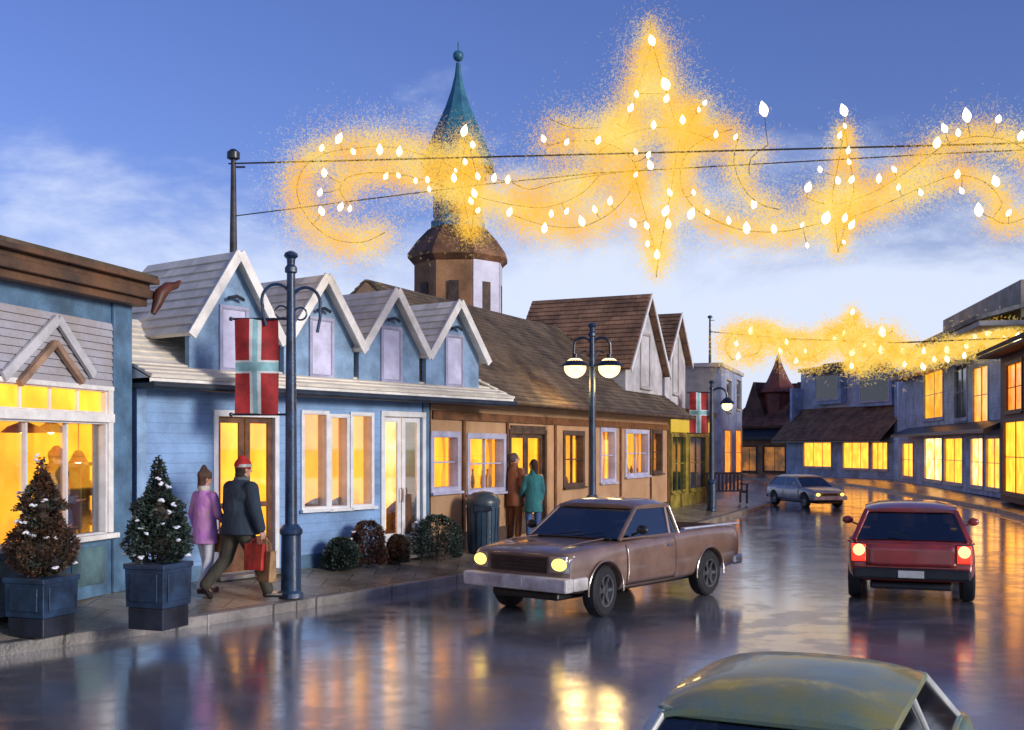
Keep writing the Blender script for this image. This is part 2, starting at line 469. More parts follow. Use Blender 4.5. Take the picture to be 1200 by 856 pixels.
# ------------------------------------------------------------------ shared building materials
BLUE = mat('blue_boards', (.20, .34, .57), .55, .16, 1.4, .35, 30, pattern=('clap', .14))
BLUE_P = mat('blue_plaster', (.24, .38, .56), .7, .22, 1.6, .25, 40)
SLATE = mat('slate_blue_paint', (.095, .19, .30), .5, .22, 2.0, .2, 30)
CREAM = mat('cream_shingle', (.90, .82, .68), .8, .08, 2.5, .35, 25, pattern=('uvbrick', .34, .16, .003, .8))
CREAMT = mat('cream_trim', (.82, .79, .74), .6, .10, 3, .15, 30)
WHITE = mat('white_paint', (.72, .72, .72), .45, .08, 4, .1, 40)
LILAC = mat('lilac_plaster', (.42, .42, .56), .7, .14, 2, .15, 30)
TAN = mat('tan_plaster', (.46, .28, .15), .8, .2, 1.3, .4, 35, col2=(.34, .19, .095))
TIMB = mat('dark_timber', (.075, .045, .03), .7, .25, 4, .3, 30)
ROOFB = mat('brown_shingle', (.17, .12, .075), .75, .25, 1.6, .7, 25, pattern=('uvbrick', .3, .16, .008, .4))
ROOFR = mat('russet_shingle', (.36, .19, .10), .75, .25, 1.6, .7, 25, pattern=('uvbrick', .3, .16, .008, .4))
STONEW = mat('pale_stone', (.50, .49, .50), .75, .15, 1.8, .25, 30)
DARKG = mat('dark_gutter', (.025, .035, .05), .35, .2, 4)
BROWNC = mat('brown_cornice', (.16, .075, .035), .6, .3, 1.5, .3, 20, col2=(.055, .035, .025))
REDW = mat('dark_red_boards', (.11, .03, .018), .6, .25, 2, .3, 30, pattern=('clap', .16))
GREYB = mat('grey_plaster', (.42, .40, .38), .75, .15, 1.2, .2, 30)
GREYBLUE = mat('grey_blue_boards', (.30, .40, .58), .6, .2, 1.4, .3, 30, pattern=('clap', .18))
PBLUE = mat('pale_blue_plaster', (.30, .37, .56), .75, .2, 1.2, .2, 30)
COPPER = mat('teal_copper', (.05, .22, .28), .42, .25, 1.2, .25, 20, col2=(.02, .085, .16))
TOWERB = mat('brown_tower_plaster', (.36, .18, .08), .8, .25, .6, .3, 14)
FLOOR = mat('shop_floor', (.25, .14, .07), .5, .2, 2)
WARM = mat('warm_interior', (.55, .38, .16), .8, .15, 1.5)
BRONZE = mat('brown_wood', (.15, .06, .025), .5, .25, 5, .2, 30)
OLIVE = mat('olive_wood', (.17, .12, .03), .5, .25, 4, .2, 30)
GOLD = emis('window_glow_gold', (1, .47, .03), 1.5, col2=(1, .31, .015), scale=2.3, stretch=(1, 1, .6))
AMBER = emis('lit_window_amber', (1, .34, .03), 1.1, col2=(.75, .17, .01), scale=2.6, stretch=(1.2, 1.2, .7))
CREAML = emis('window_glow_cream', (1, .70, .28), 2.1, col2=(1, .36, .05), scale=1.6)
OLIVEL = emis('dim_lit_window', (.36, .22, .012), .9, col2=(.10, .08, .02), scale=1.7)
DARKW = mat('dark_window', (.015, .02, .03), .08, .3, 3, spec=.8)
DIMB = mat('dim_blue_window', (.05, .08, .14), .1, .3, 3, spec=.8)
LILW = mat('lilac_blind_window', (.62, .60, .78), .25, .12, 3)
BULBW = emis('white_bulb', (1, .84, .56), 2.6)
LAMPW = emis('warm_lamp_bulb', (1, .70, .32), 10.0)

# ================================================== blue shop with four gables
FB = Front((-5.06, 15.0), (-1.52, 19.8))
bl = thing('gabled_shop', (FB.A.x, FB.A.y, .3), FB.rz,
           'sky blue shop with four steep gables on a cream roof, banner hanging before its door', 'shop building')
DZ = -.3
def zz(o): return (o[0], o[1], o[2]-.3, o[3]-.3)
def show(o, dx0=0, dx1=0): return o
LB = FB.x(501)
ops_b = {'door1': zz(FB.box(254, 322, 488, 655)), 'w1': zz(FB.box(355, 382, 485, 595)), 'w2': zz(FB.box(387, 406, 489, 594)),
         'w3': zz(FB.box(412, 435, 487, 592)), 'door2': zz(FB.box(449, 495, 488, 655))}
for k in ('door1', 'door2'):
    o = ops_b[k]; ops_b[k] = (o[0], o[1], .06, o[3])
MB().wall(LB, 0, 2.78, .16, list(ops_b.values())).build('front_wall', BLUE, bl)
MB().wall(3.6, 0, 2.78, .16, []).build('end_wall', BLUE, bl).matrix_local = Matrix.Translation((LB, 0, 0)) @ Matrix.Rotation(R(90), 4, 'Z')
MB().box(-.0, LB, 3.44, 3.6, 0, 2.78).build('back_wall', BLUE, bl)
MB().box(-.02, .14, .17, 3.43, 0, 2.78).build('end_wall', BLUE, bl)
# eave, fascia and mansard slope
LR = FB.x(584)
m = MB(); m.box(-.05, LR, -.34, .30, 2.70, 2.775); m.box(.0, LR-.1, .3, 3.5, 2.72, 2.78)
m.build('soffit', DARKG, bl, bevel=.01)
m = MB(); m.tube([(-.06, -.40, 2.735), (LR+.02, -.40, 2.735)], .055, 10)
m.build('gutter', DARKG, bl, smooth=True)
MB().box(-.06, LR+.02, -.352, -.338, 2.78, 2.84).build('fascia', CREAMT, bl, bevel=.005)
r = MB()
r.slope((-.06, -.38, 2.84), (LR, -.38, 2.84), (LR-.25, .22, 3.08), (-.06, .22, 3.08))
r.slope((-.06, .22, 3.05), (LR-.25, .22, 3.05), (LR-.75, 1.3, 3.78), (-.06, 1.3, 3.78))
r.slope((LR, -.38, 2.84), (LR, 3.6, 2.84), (LR-.75, 2.6, 3.78), (LR-.75, 1.3, 3.78))
r.slope((LR, 3.6, 2.84), (-.06, 3.6, 2.84), (-.06, 2.6, 3.78), (LR-.75, 2.6, 3.78))
roof = r.build('roof', CREAM, bl)
MB().box(-.06, LR-.75, 1.28, 2.62, 3.74, 3.80).build('roof_cap', CREAMT, bl)
m = MB(); m.prism([(-.045, -.3, 2.84), (-.045, 3.5, 2.84), (-.045, 2.6, 3.74), (-.045, 1.3, 3.74), (-.045, .22, 3.05)], (.03, 0, 0))
m.build('gable_end_wall', CREAMT, bl)
def gable(cx, hw, zb, zv, za):
    gx = .0
    f = MB(); f.prism([(cx-hw, .02, zb), (cx+hw, .02, zb), (cx+hw, .02, zv), (cx, .02, za), (cx-hw, .02, zv)], (0, .1, 0))
    gw = f.build('gable', BLUE_P, bl)
    sl_ = MB()
    e = .10
    dx = (za-zv)/hw
    sl_.slope((cx-hw-e, 2.0, zv-e*dx), (cx-hw-e, -.14, zv-e*dx), (cx, -.14, za), (cx, 2.0, za), th=.07)
    sl_.slope((cx+hw+e, -.14, zv-e*dx), (cx+hw+e, 2.0, zv-e*dx), (cx, 2.0, za), (cx, -.14, za), th=.07)
    sl_.build('gable_roof', CREAM, gw)
    bb = MB()
    for s_ in (-1, 1):
        p0 = Vector((cx+s_*(hw+e), -.15, zv-e*dx-.0)); p1 = Vector((cx, -.15, za+.015))
        bb.bar(p0+Vector((0,-.012,0)), p1+Vector((0,-.012,0)), .03, .13, up=(0, 1, 0)) if False else None
        d = (p1-p0).normalized(); nrm = Vector((-d.z, 0, d.x)) * (.07 if s_ < 0 else -.07)
        if nrm.z < 0: nrm = -nrm
        bb.prism([p0-nrm, p1-nrm, p1+nrm*1.0, p0+nrm*1.0], (0, -.03*(1 if s_ < 0 else 1.2), 0))
    bb.build('barge_board', CREAMT, gw)
    # lilac blind window with a small dark hood
    w = window(gw, (cx-.2, cx+.24, zb+.06, zv+.32), LILAC, LILW, y=.02, mull=(0, 0), fw=.045, sill=False, out=.035, pane_y=-.012)
    MB().tube([(cx-.14, -.07, zv+.46), (cx, -.09, zv+.50), (cx+.14, -.07, zv+.46)], .028, 8).build('hood', DARKG, w, smooth=True)
    return gw
for px, za in ((272, 4.74), (375, 4.62), (457, 4.58), (531, 4.56)):
    cx = FB.x(px, .02); gable(cx, .76, 3.0, 3.62, za)
# windows and doors with a lit room behind the glass
for k, wk in (('w1', 0), ('w2', 0), ('w3', 0)):
    window(bl, ops_b[k], WHITE, GLASS, y=0, mull=(0, 0), fw=.05, rev=.17)
def door(root, o, fm, dm, y=0, leaves=1, name='door', glassm=GLASS, rails=(.28,)):
    x0, x1, z0, z1 = o
    f = MB(); f.box(x0-.07, x0+.012, y-.03, y+.1, z0, z1); f.box(x1-.012, x1+.07, y-.03, y+.1, z0, z1); f.box(x0-.07, x1+.07, y-.035, y+.1, z1-.012, z1+.08)
    fr = f.build('door_frame', fm, root, bevel=.005)
    w = (x1-x0)/leaves
    for k in range(leaves):
        a, b = x0+k*w+.014, x0+(k+1)*w-.014
        d = MB(); st = min(.09, (b-a)*.2)
        d.box(a, a+st, y+.04, y+.08, z0+.01, z1-.014); d.box(b-st, b, y+.04, y+.08, z0+.01, z1-.014)
        d.box(a+st, b-st, y+.042, y+.078, z1-.014-st, z1-.014); d.box(a+st, b-st, y+.042, y+.078, z0+.01, z0+.01+rails[0])
        for rz_ in rails[1:]: d.box(a+st, b-st, y+.042, y+.078, rz_-.04, rz_+.04)
        dr = d.build(name, dm, root, bevel=.004)
        MB().box(a+st, b-st, y+.056, y+.064, z0+.01+rails[0], z1-.014-st).build('pane', glassm, dr)
        hx = b-st/2 if k == 0 else a+st/2
        MB().tube([(hx, y+.0, z0+.9), (hx, y-.03, z0+.92), (hx, y-.03, z0+1.12), (hx, y, z0+1.14)], .011, 6).build('handle', BRONZE, dr, smooth=True)
door(bl, ops_b['door1'], WHITE, BRONZE, leaves=2, rails=(.5, 1.05))
door(bl, ops_b['door2'], WHITE, WHITE, leaves=2, rails=(.35,))
MB().box(ops_b['door1'][0]-.15, ops_b['door1'][1]+.15, -.28, -.0, 0, .055).build('doorstep', KERB, bl, bevel=.01)
MB().box(ops_b['door2'][0]-.15, ops_b['door2'][1]+.15, -.28, -.0, 0, .055).build('doorstep', KERB, bl, bevel=.01)
r = MB(); r.box(.15, LB-.02, .17, 3.4, .03, .05); r.build('room_floor', FLOOR, bl)
r = MB(); r.box(.15, LB-.02, .17, 3.4, 2.66, 2.69); r.build('room_ceiling', WARM, bl)
# glowing walls added to stand for the shop's light, and the partition between rooms
a1 = (ops_b['door1'][1]+ops_b['w1'][0])/2; a2 = (ops_b['w3'][1]+ops_b['door2'][0])/2
MB().box(.16, a1-.03, .80, .84, .06, 2.6).build('glow_wall', GOLD, bl)
MB().box(a1+.03, a2-.03, .62, .66, .06, 2.6).build('glow_wall', AMBER if False else GOLD, bl)
MB().box(a2+.03, LB-.03, .45, .49, .06, 2.6).build('glow_wall', CREAML, bl); MB().box(LB-.06, LB-.035, .18, .44, .06, 2.6).build('glow_wall', CREAML, bl)
for a, y_ in ((a1, .78), (a2, .60)): MB().box(a-.06, a-.034, .18, y_, .06, 2.6).build('glow_wall', GOLD, bl)
for a in (a1, a2): MB().box(a-.03, a+.03, .18, 3.4, .05, 2.64).build('partition', WARM, bl)
MB().box(-.03, .12, -.028, -.002, 0, 2.7).build('corner_board', BLUE_P, bl, bevel=.005)
MB().box(LB-.14, LB+.02, -.028, -.002, 0, 2.7).build('corner_board', SLATE, bl, bevel=.005)
MB().box(.13, ops_b['door1'][0]-.16, -.02, -.001, 0, .22).build('plinth', SLATE, bl, bevel=.004)
MB().box(ops_b['door1'][1]+.16, ops_b['door2'][0]-.16, -.02, -.001, 0, .22).build('plinth', SLATE, bl, bevel=.004)

# round backed chairs seen through the windows
def lchair(x, y, first=[None]):
    P = Matrix.Translation(bl.location) @ Matrix.Rotation(FB.rz, 4, 'Z') @ Vector((x, y, .05))
    t = thing('tub_chair', P, FB.rz + R(10), None, 'chair', 'chairs behind the windows of the blue shop', .82)
    return t
tubm = mat('brown_leather', (.13, .05, .015), .5, .25, 4)
def build_tub(t):
    b = MB(); n = 10
    for k in range(n):
        a0, a1_ = R(200*k/n-10), R(200*(k+1)/n-10)
        for r0, r1 in ((.27, .33),):
            p = [(math.cos(a)*r_, -math.sin(a)*r_) for a, r_ in ((a0, r0), (a0, r1), (a1_, r1), (a1_, r0))]
            h0 = .95+.32*math.sin(math.pi*k/n); h1 = .95+.32*math.sin(math.pi*(k+1)/n)
            b.hexa([(p[0][0],p[0][1],.42),(p[1][0],p[1][1],.42),(p[2][0],p[2][1],.42),(p[3][0],p[3][1],.42),
                    (p[0][0],p[0][1],h0),(p[1][0],p[1][1],h0),(p[2][0],p[2][1],h1),(p[3][0],p[3][1],h1)])
    b.build('backrest', tubm, t)
    MB().lathe([(.26, .38), (.28, .42), (.27, .5), (.2, .52)], seg=16).build('seat', tubm, t, smooth=True)
    for sx in (-1, 1):
        for sy in (-1, 1): MB().tube([(sx*.17, sy*.17, .39), (sx*.22, sy*.22, 0)], [.022, .014], 6).build('leg', BRONZE, t)
for k, lab in (('w1', 'brown tub chair behind the left one of the three tall shop windows'),
               ('w2', 'brown tub chair behind the middle one of the three tall narrow shop windows'),
               ('door2', 'brown tub chair behind the white framed door beside the round shrub')):
    o = ops_b[k]; t = lchair((o[0]+o[1])/2+.16, .38 if k != 'door2' else .30)
    build_tub(t); t['label'] = lab

# ================================================== slate blue corner shop on the left
FS = Front((-6.82, 7.5), (-5.16, 14.9))
ls = thing('corner_shop', (FS.A.x, FS.A.y, .3), FS.rz,
           'slate blue shop with a thick brown cornice and large golden display window at left', 'shop building')
LS = FS.L; pm0 = FS.x(0)
wz1, wz0 = 2.2-.3-0.0 + .42, .98
ow = (3.2, FS.x(124), .80, FS.z(60, 494)-.3)
ot = (3.2, FS.x(124), FS.z(60, 481)-.3, FS.z(60, 453)-.3)
zt = lambda x: 4.0 - (LS-x)*.012        # top of wall under the raking cornice
m = MB(); m.wall(LS, 0, 3.0, .2, [ow, ot]); m.prism([(0, 0, 3.0), (LS, 0, 3.0), (LS, 0, zt(LS)-.2), (0, 0, zt(0)-.2)], (0, .2, 0))
m.build('front_wall', SLATE, ls)
m = MB(); m.box(LS-.2, LS, .2, 5, 0, 3.78); m.build('end_wall', SLATE, ls)
MB().box(0, LS, 5, 5.2, 0, 3.78).build('back_wall', SLATE, ls)
# pale boarded panel with two timber A frames over the window
pan = MB(); z0p, z1p = ot[3]+.05, FS.z(60, 366)-.3
nb = 9
for k in range(nb):
    a = z0p+(z1p-z0p)*k/nb; b = z0p+(z1p-z0p)*(k+1)/nb
    pan.hexa([(3.1,-.035,a),(FS.x(130),-.035,a),(FS.x(130),0-.001,a),(3.1,-.001,a),(3.1,-.015,b-.004),(FS.x(130),-.015,b-.004),(FS.x(130),-.001,b-.004),(3.1,-.001,b-.004)])
PALEB = mat('pale_grey_boards', (.40, .40, .46), .6, .18, 1.2, .2, 25, col2=(.33, .29, .27))
pp = pan.build('boarded_panel', PALEB, ls)
TANW = mat('tan_timber', (.36, .22, .14), .6, .2, 3, .2, 30)
def aframe(pxa, pya, pl, pr, m_, w=.09, dep=.05):
    a = (FS.x(pxa, -.05), FS.z(pxa, pya, -.05)-.3)
    b = MB()
    for i, (px, py) in enumerate((pl, pr)):
        q = (FS.x(px, -.05), FS.z(px, py, -.05)-.3)
        b.bar((a[0], -.045-dep/2-.003*i, a[1]), (q[0], -.045-dep/2-.003*i, q[1]), w, dep, up=(0, 1, 0))
    b.build('timber_frame', m_, ls, bevel=.006)
aframe(66, 374, (2, 442), (108, 440), STONEW, .12)
aframe(62, 402, (20, 450), (94, 448), TANW, .08, .07)
# trims round the window
m = MB(); xr = ow[1]
m.box(3.05, xr+.12, -.06, -.001, ow[3]+.01, ot[2]-.01); m.box(3.05, xr+.12, -.05, -.001, ot[3]+.0, ot[3]+.06)
m.box(3.0, xr+.14, -.12, -.001, ow[2]-.07, ow[2]-.005); m.box(xr+.01, xr+.11, -.046, -.001, ow[2], ot[3])
m.build('window_trim', CREAMT, ls, bevel=.006)
w = window(ls, ow, WHITE, GLASS, y=0, mull=(4, 0), fw=.02, sill=False, out=.01)
w = window(ls, ot, CREAMT, GOLD, y=0, mull=(6, 0), fw=.02, sill=False, out=.01)
m = MB(); 
for k in range(5):
    a = 3.1+k*(xr-3.1)/5+.05; b = 3.1+(k+1)*(xr-3.1)/5-.05
    m.box(a, b, -.022, -.001, .16, ow[2]-.16)
m.build('stall_riser_panel', mat('green_blue_paint', (.11, .20, .22), .5, .25, 1.5, .2), ls, bevel=.01)
MB().box(LS-.40, LS+.03, -.05, -.001, 0, 3.80).build('corner_pilaster', SLATE, ls, bevel=.012)
# raking cornice
m = MB()
def rake(x0, x1, y0, y1, za, zb): 
    m.hexa([(x0,y0,zt(x0)+za),(x1,y0,zt(x1)+za),(x1,y1,zt(x1)+za),(x0,y1,zt(x0)+za),(x0,y0,zt(x0)+zb),(x1,y0,zt(x1)+zb),(x1,y1,zt(x1)+zb),(x0,y1,zt(x0)+zb)])
rake(-.1, LS+.12, -.22, .3, -.20, -.10); rake(-.1, LS+.16, -.30, .3, -.098, .02); rake(-.1, LS+.12, -.26, .3, .022, .10); rake(-.1, LS+.2, -.36, .35, .102, .17)
m.build('cornice', BROWNC, ls, bevel=.01)
m = MB(); m.slope((-.1, -.33, zt(-.1)+.17), (LS+.2, -.33, zt(LS+.2)+.17), (LS+.2, 2.4, zt(LS)+.55), (-.1, 2.4, zt(0)+.55)); m.slope((LS+.2, 5.3, zt(LS)-.1), (-.1, 5.3, zt(0)-.1), (-.1, 2.4, zt(0)+.55), (LS+.2, 2.4, zt(LS)+.55))
m.build('roof', ROOFB, ls)
fx, fz = LS+.18, zt(LS)+.0
MB().tube([(fx-.12, -.34, fz-.30), (fx-.05, -.36, fz-.16), (fx+.0, -.38, fz-.02), (fx+.12, -.42, fz+.09), (fx+.26, -.46, fz+.13), (fx+.34, -.48, fz+.20)],
          [.035, .07, .09, .07, .05, .018], 10).build('finial', mat('dark_red_wood', (.10, .025, .012), .5, .2, 4), ls, smooth=True)
# the lit room
MB().box(.05, LS-.22, .21, 4.9, .06, .09).build('room_floor', FLOOR, ls)
MB().box(.05, LS-.22, .21, 4.9, 3.02, 3.06).build('room_ceiling', WARM, ls)
MB().box(1.5, LS-.25, 2.3, 2.34, .1, 3.0).build('glow_wall', GOLD, ls)  # self-glowing wall added as the room's light
MB().box(LS-.26, LS-.21, .21, 2.3, .1, 3.0).build('glow_wall', GOLD, ls)
def sloc(x, y, z): return Matrix.Translation(ls.location) @ Matrix.Rotation(FS.rz, 4, 'Z') @ Vector((x, y, z))
def pendant(px, py, lab, wdt, off):
    off *= .5
    x = FS.x(px, off); z = FS.z(px, py, off)-.3
    t = thing('pendant_lamp', sloc(x, off, z), FS.rz, lab, 'lamp', 'pendant lamps in the corner shop')
    MB().tube([(0, 0, .06), (0, 0, 3.02-z)], .009, 6).build('cord', DARKG, t)
    MB().lathe([(.035, .10), (.06, .07), (wdt*.7, .02), (wdt, -.05), (wdt*.96, -.055), (wdt*.6, .0), (.03, .05)], seg=20).build('lamp_shade', mat('russet_shade', (.30, .06, .015), .5, .15, 4), t, smooth=True)
    MB().ball((0, 0, -.03), .045, 10, 8).build('bulb', LAMPW, t, smooth=True)
pendant(28, 502, 'wide russet pendant lamp over the left half of the display window', .26, .75)
pendant(60, 502, 'russet pendant lamp hanging beside the wider one in the display window', .2, .75)
pendant(92, 537, 'small low hanging pendant lamp above the cabinets in the display window', .12, .7)
def cabinet(px0, px1, py0, lab, off=.28, d=.3):
    x0, x1 = FS.x(px0, off), FS.x(px1, off); zt_ = FS.z((px0+px1)/2, py0, off)-.3
    t = thing('display_cabinet', sloc((x0+x1)/2, off+d/2, .09), FS.rz, lab, 'cabinet', 'cabinets in the corner shop')
    w_ = (x1-x0)/2; h = zt_-.09
    b = MB(); b.box(-w_, -w_+.03, -d/2, d/2, 0, h); b.box(w_-.03, w_, -d/2, d/2, 0, h); b.box(-w_+.03, w_-.03, d/2-.02, d/2, 0, h)
    b.box(-w_-.03, w_+.03, -d/2-.03, d/2, h+.001, h+.05); b.box(-w_+.03, w_-.03, -d/2+.02, d/2-.02, 0, .08)
    b.build('case', OLIVE, t, bevel=.004)
    for k in range(1, 4): MB().box(-w_+.031, w_-.031, -d/2+.03, d/2-.021, h*k/4, h*k/4+.022).build('shelf', OLIVE, t)
    MB().box(-w_+.031, w_-.031, -d/2, -d/2+.02, .08, h*.45).build('cupboard_door', OLIVE, t)
    rnd = random.Random(px0)
    for k in range(2, 4):
        q = MB(); xx = -w_+.07
        while xx < w_-.08:
            r_ = rnd.uniform(.025, .05); q.lathe([(r_*.7, 0), (r_, .03), (r_*.9, rnd.uniform(.08, .15)), (r_*.35, .18)], (xx, -.04, h*k/4+.022), 8); xx += r_*2+rnd.uniform(.01, .05)
        q.build('crockery', TANW, t)
cabinet(74, 96, 548, 'olive brown display cabinet nearer the waiting man inside the lit shop')
cabinet(104, 124, 546, 'olive brown display cabinet by the window corner inside the lit shop')

# ================================================== mast on the blue roof
def mast(loc, h, lab, r=.045):
    t = thing('cable_mast', loc, 0, lab, 'mast')
    MB().tube([(0, 0, 0), (0, 0, h)], [r*1.3, r*.8], 10).build('pole', mat('dark_weathered_steel', (.06, .055, .06), .6, .3, 6), t, smooth=True)
    MB().lathe([(r*1.2, h-.06), (r*2.2, h-.04), (r*2.2, h+.05), (r*.9, h+.1)], seg=12).build('cap', DARKG, t, smooth=True)
    MB().lathe([(r*2.6, -.02), (r*2.6, .04), (r*1.3, .08)], seg=12).build('base_plate', DARKG, t)
    MB().tube([(0, 0, h-.17), (r*4, 0, h-.17)], r*.35, 6).build('cable_hook', DARKG, t)
    return t
mx = FB.x(271, .55); MPOS = Matrix.Translation(bl.location) @ Matrix.Rotation(FB.rz, 4, 'Z') @ Vector((mx, .5, 4.76))
M1 = at(270, 183, MPOS.y)
mast(MPOS, M1.z-MPOS.z, 'dark mast rising from the nearest gable of the blue shop, carrying the light cables')

def cloth_thin(name, c):
    m = bpy.data.materials.new(name); m.use_nodes = True; t = m.node_tree; t.nodes.clear()
    d = N(t, 'ShaderNodeBsdfDiffuse'); d.inputs[0].default_value = c+(1,); tr = N(t, 'ShaderNodeBsdfTranslucent'); tr.inputs[0].default_value = c+(1,)
    mx = N(t, 'ShaderNodeMixShader'); mx.inputs[0].default_value = .6; LK(t, d.outputs[0], mx.inputs[1]); LK(t, tr.outputs[0], mx.inputs[2])
    o = N(t, 'ShaderNodeOutputMaterial'); LK(t, mx.outputs[0], o.inputs[0]); return m
CURT = cloth_thin('curtain_cloth', (.80, .62, .38))
# ================================================== tan building with the brown roof
FT = Front((-1.46, 20.0), (4.65, 33.0))
tn = thing('tan_building', (FT.A.x, FT.A.y, .3), FT.rz,
           'long tan building under a dark brown hipped roof with two steep cross gables', 'shop building')
LT = FT.L
O = {'w0': (503, 534, 512, 572), 'w1': (551, 588, 514, 573), 'w3': (663, 681, 510, 567), 'w4': (706, 718, 506, 562), 'w5': (735, 757, 508, 555), 'w6': (767, 773, 508, 552)}
O = {k: zz(FT.box(v[0]-1.5, v[1]+1.5, *v[2:])) for k, v in O.items()}
O['w0'] = (max(O['w0'][0], .06),)+O['w0'][1:]
odr = zz(FT.box(598, 638, 508, 628)); odr = (odr[0], odr[1], .05, odr[3])
MB().wall(LT, 0, 2.85, .18, list(O.values())+[odr]).build('front_wall', TAN, tn)
MB().box(LT-.18, LT, .18, 5, 0, 2.85).build('end_wall', TAN, tn); MB().box(0, LT, 5, 5.18, 0, 2.85).build('back_wall', TAN, tn); MB().box(0, .18, .18, 5, 0, 2.85).build('end_wall', TAN, tn)
for k, o in O.items():
    w_ = window(tn, o, LILAC if k in ('w0', 'w1', 'w4', 'w5') else TIMB, GLASS, y=0, mull=(0 if o[1]-o[0] < 1 else 1, 1), fw=.1, pane_y=.06, rev=.18)
    wd_ = o[1]-o[0]
    for s_ in (0, 1):       # tied back curtains
        q = MB(); n_ = 10; W0 = wd_*.17
        for i in range(n_):
            for j in range(6):
                def cp(i_, j_):
                    v = j_/6; wv = W0*(1-.55*math.sin(math.pi*min(1, (1-v)*1.25)))
                    x = i_/n_*wv; x = o[0]+.02+x if s_ == 0 else o[1]-.02-x
                    return (x, .24+.018*math.sin(i_*2.4), o[2]+(o[3]-o[2])*v)
                q.quad(cp(i,j), cp(i+1,j), cp(i+1,j+1), cp(i,j+1))
        cu = q.build('curtain', CURT, w_, keep=True)
door(tn, odr, TIMB, TIMB, leaves=2, rails=(.4,), glassm=GLASS)
MB().box(.2, LT-.2, .46, .50, .06, 2.7).build('glow_wall', GOLD, tn)  # added glowing wall that fills the windows with light
MB().box(.2, LT-.2, .19, .455, .03, .055).build('room_floor', FLOOR, tn); MB().box(.2, LT-.2, .19, .455, 2.7, 2.73).build('room_ceiling', WARM, tn)
rnd_ = random.Random(4)
for k, o in O.items():      # vases and lamps on the inner sills
    sh_ = MB().box(o[0], o[1], .19, .36, o[2]-.05, o[2]-.01).build('inner_shelf', BRONZE, tn)
    x = o[0]+.12
    while x < o[1]-.1:
        h_ = rnd_.uniform(.16, .42); r_ = rnd_.uniform(.04, .085)
        MB().lathe([(r_*.6, 0), (r_, h_*.3), (r_*.8, h_*.6), (r_*.35, h_*.8), (r_*.5, h_)], (x, .28, o[2]-.01), 12).build('vase', (BRONZE, TANW, OLIVE)[rnd_.randrange(3)], sh_, smooth=True)
        x += rnd_.uniform(.16, .5)
MB().box(odr[0], odr[1], -.03, -.002, odr[3]+.09, odr[3]+.16).build('door_hood', TIMB, tn)
m = MB()
for a, b in ((0, odr[0]-.1), (odr[1]+.1, LT)): m.box(a, b, -.03, -.001, 0, .3)
m.build('plinth', TIMB, tn, bevel=.01)
m = MB(); m.box(.02, LT, -.045, -.001, 2.42, 2.58)
allo = sorted(list(O.values())+[odr])
for x in [(a[1]+b[0])/2-.05 for a, b in zip(allo, allo[1:])]+[LT-.12]: m.box(x, x+.1, -.04, -.001, .3, 2.42)
m.build('timber_band', BRONZE, tn, bevel=.006)
# hipped roof
ev, rz_ = 2.82, FT.z(600, 372, 2.6)-.3
x0r, x1r = FT.x(585, -.35)-.3, LT+.95
r = MB()
r.slope((x0r, -.45, ev), (x1r, -.45, ev), (x1r-2.0, 2.6, rz_), (x0r+.1, 2.6, rz_), th=.06)
r.slope((x1r, -.45, ev), (x1r, 5.6, ev), (x1r-2.0, 2.6, rz_), (x1r-2.0, 2.6, rz_), th=.06)
r.slope((x1r, 5.6, ev), (x0r, 5.6, ev), (x0r+.1, 2.6, rz_), (x1r-2.0, 2.6, rz_), th=.06)
r.build('roof', ROOFB, tn)
m = MB(); m.prism([(x0r+.02, -.4, ev), (x0r+.02, 5.5, ev), (x0r+.1, 2.6, rz_-.02)], (.06, 0, 0)); m.build('gable_end_wall', TAN, tn)
m = MB(); m.box(x0r, x1r, -.44, 5.5, 2.775, ev-.004); m.build('soffit', TIMB, tn)
MB().tube([(x0r, -.50, 2.80), (x1r, -.50, 2.80)], .06, 10).build('gutter', TIMB, tn, smooth=True)
# chimneyless low flat roof over the part beside the blue shop
MB().box(-.05, x0r, -.02, 5.2, 2.852, 2.95).build('flat_roof', TIMB, tn)
def xgable(pxl, pxr, pxa, pya, len_, pitch, mface, mroof, off=.25, hood=False):
    x0, x1 = FT.x(pxl, off), FT.x(pxr, off); cx = FT.x(pxa, off); za = FT.z(pxa, pya, off)-.3
    cx = (x0+x1)/2
    hw = (x1-x0)/2; zv = za - hw*pitch; zb = 2.9
    f = MB(); f.prism([(x0, off, zb), (x1, off, zb), (x1, off, zv), (cx, off, za), (x0, off, zv)], (0, .16, 0))
    gw = f.build('cross_gable', mface, tn)
    f = MB(); f.box(x0, x0+.16, off+.16, off+len_, zb, zv); f.box(x1-.16, x1, off+.16, off+len_, zb, zv); f.box(x0+.16, x1-.16, off+len_-.16, off+len_, zb, zv)
    f.build('gable_side_wall', mface, gw)
    s_ = MB(); e = .14; pz = pitch*e
    s_.slope((x0-e, off+len_+.1, zv-pz), (x0-e, off-.2, zv-pz), (cx, off-.2, za), (cx, off+len_+.1, za), th=.08)
    s_.slope((x1+e, off-.2, zv-pz), (x1+e, off+len_+.1, zv-pz), (cx, off+len_+.1, za), (cx, off-.2, za), th=.08)
    s_.build('gable_roof', mroof, gw)
    bb = MB()
    for s1, xx in ((-1, x0-e), (1, x1+e)):
        bb.prism([(xx, off-.21, zv-pz-.08), (cx, off-.21, za-.08), (cx, off-.21, za+.07), (xx, off-.21, zv-pz+.07)], (0, -.03*(1.1 if s1 > 0 else 1), 0))
    bb.build('barge_board', WHITE, gw)
    window(gw, (cx-hw*.22, cx+hw*.25, zb+.75, za-hw*pitch*.55), GREYB, DIMB, y=off, mull=(0, 1), fw=.07, sill=True)
    return gw
xgable(733, 776, 754, 346, 3.4, 1.25, STONEW, ROOFR)
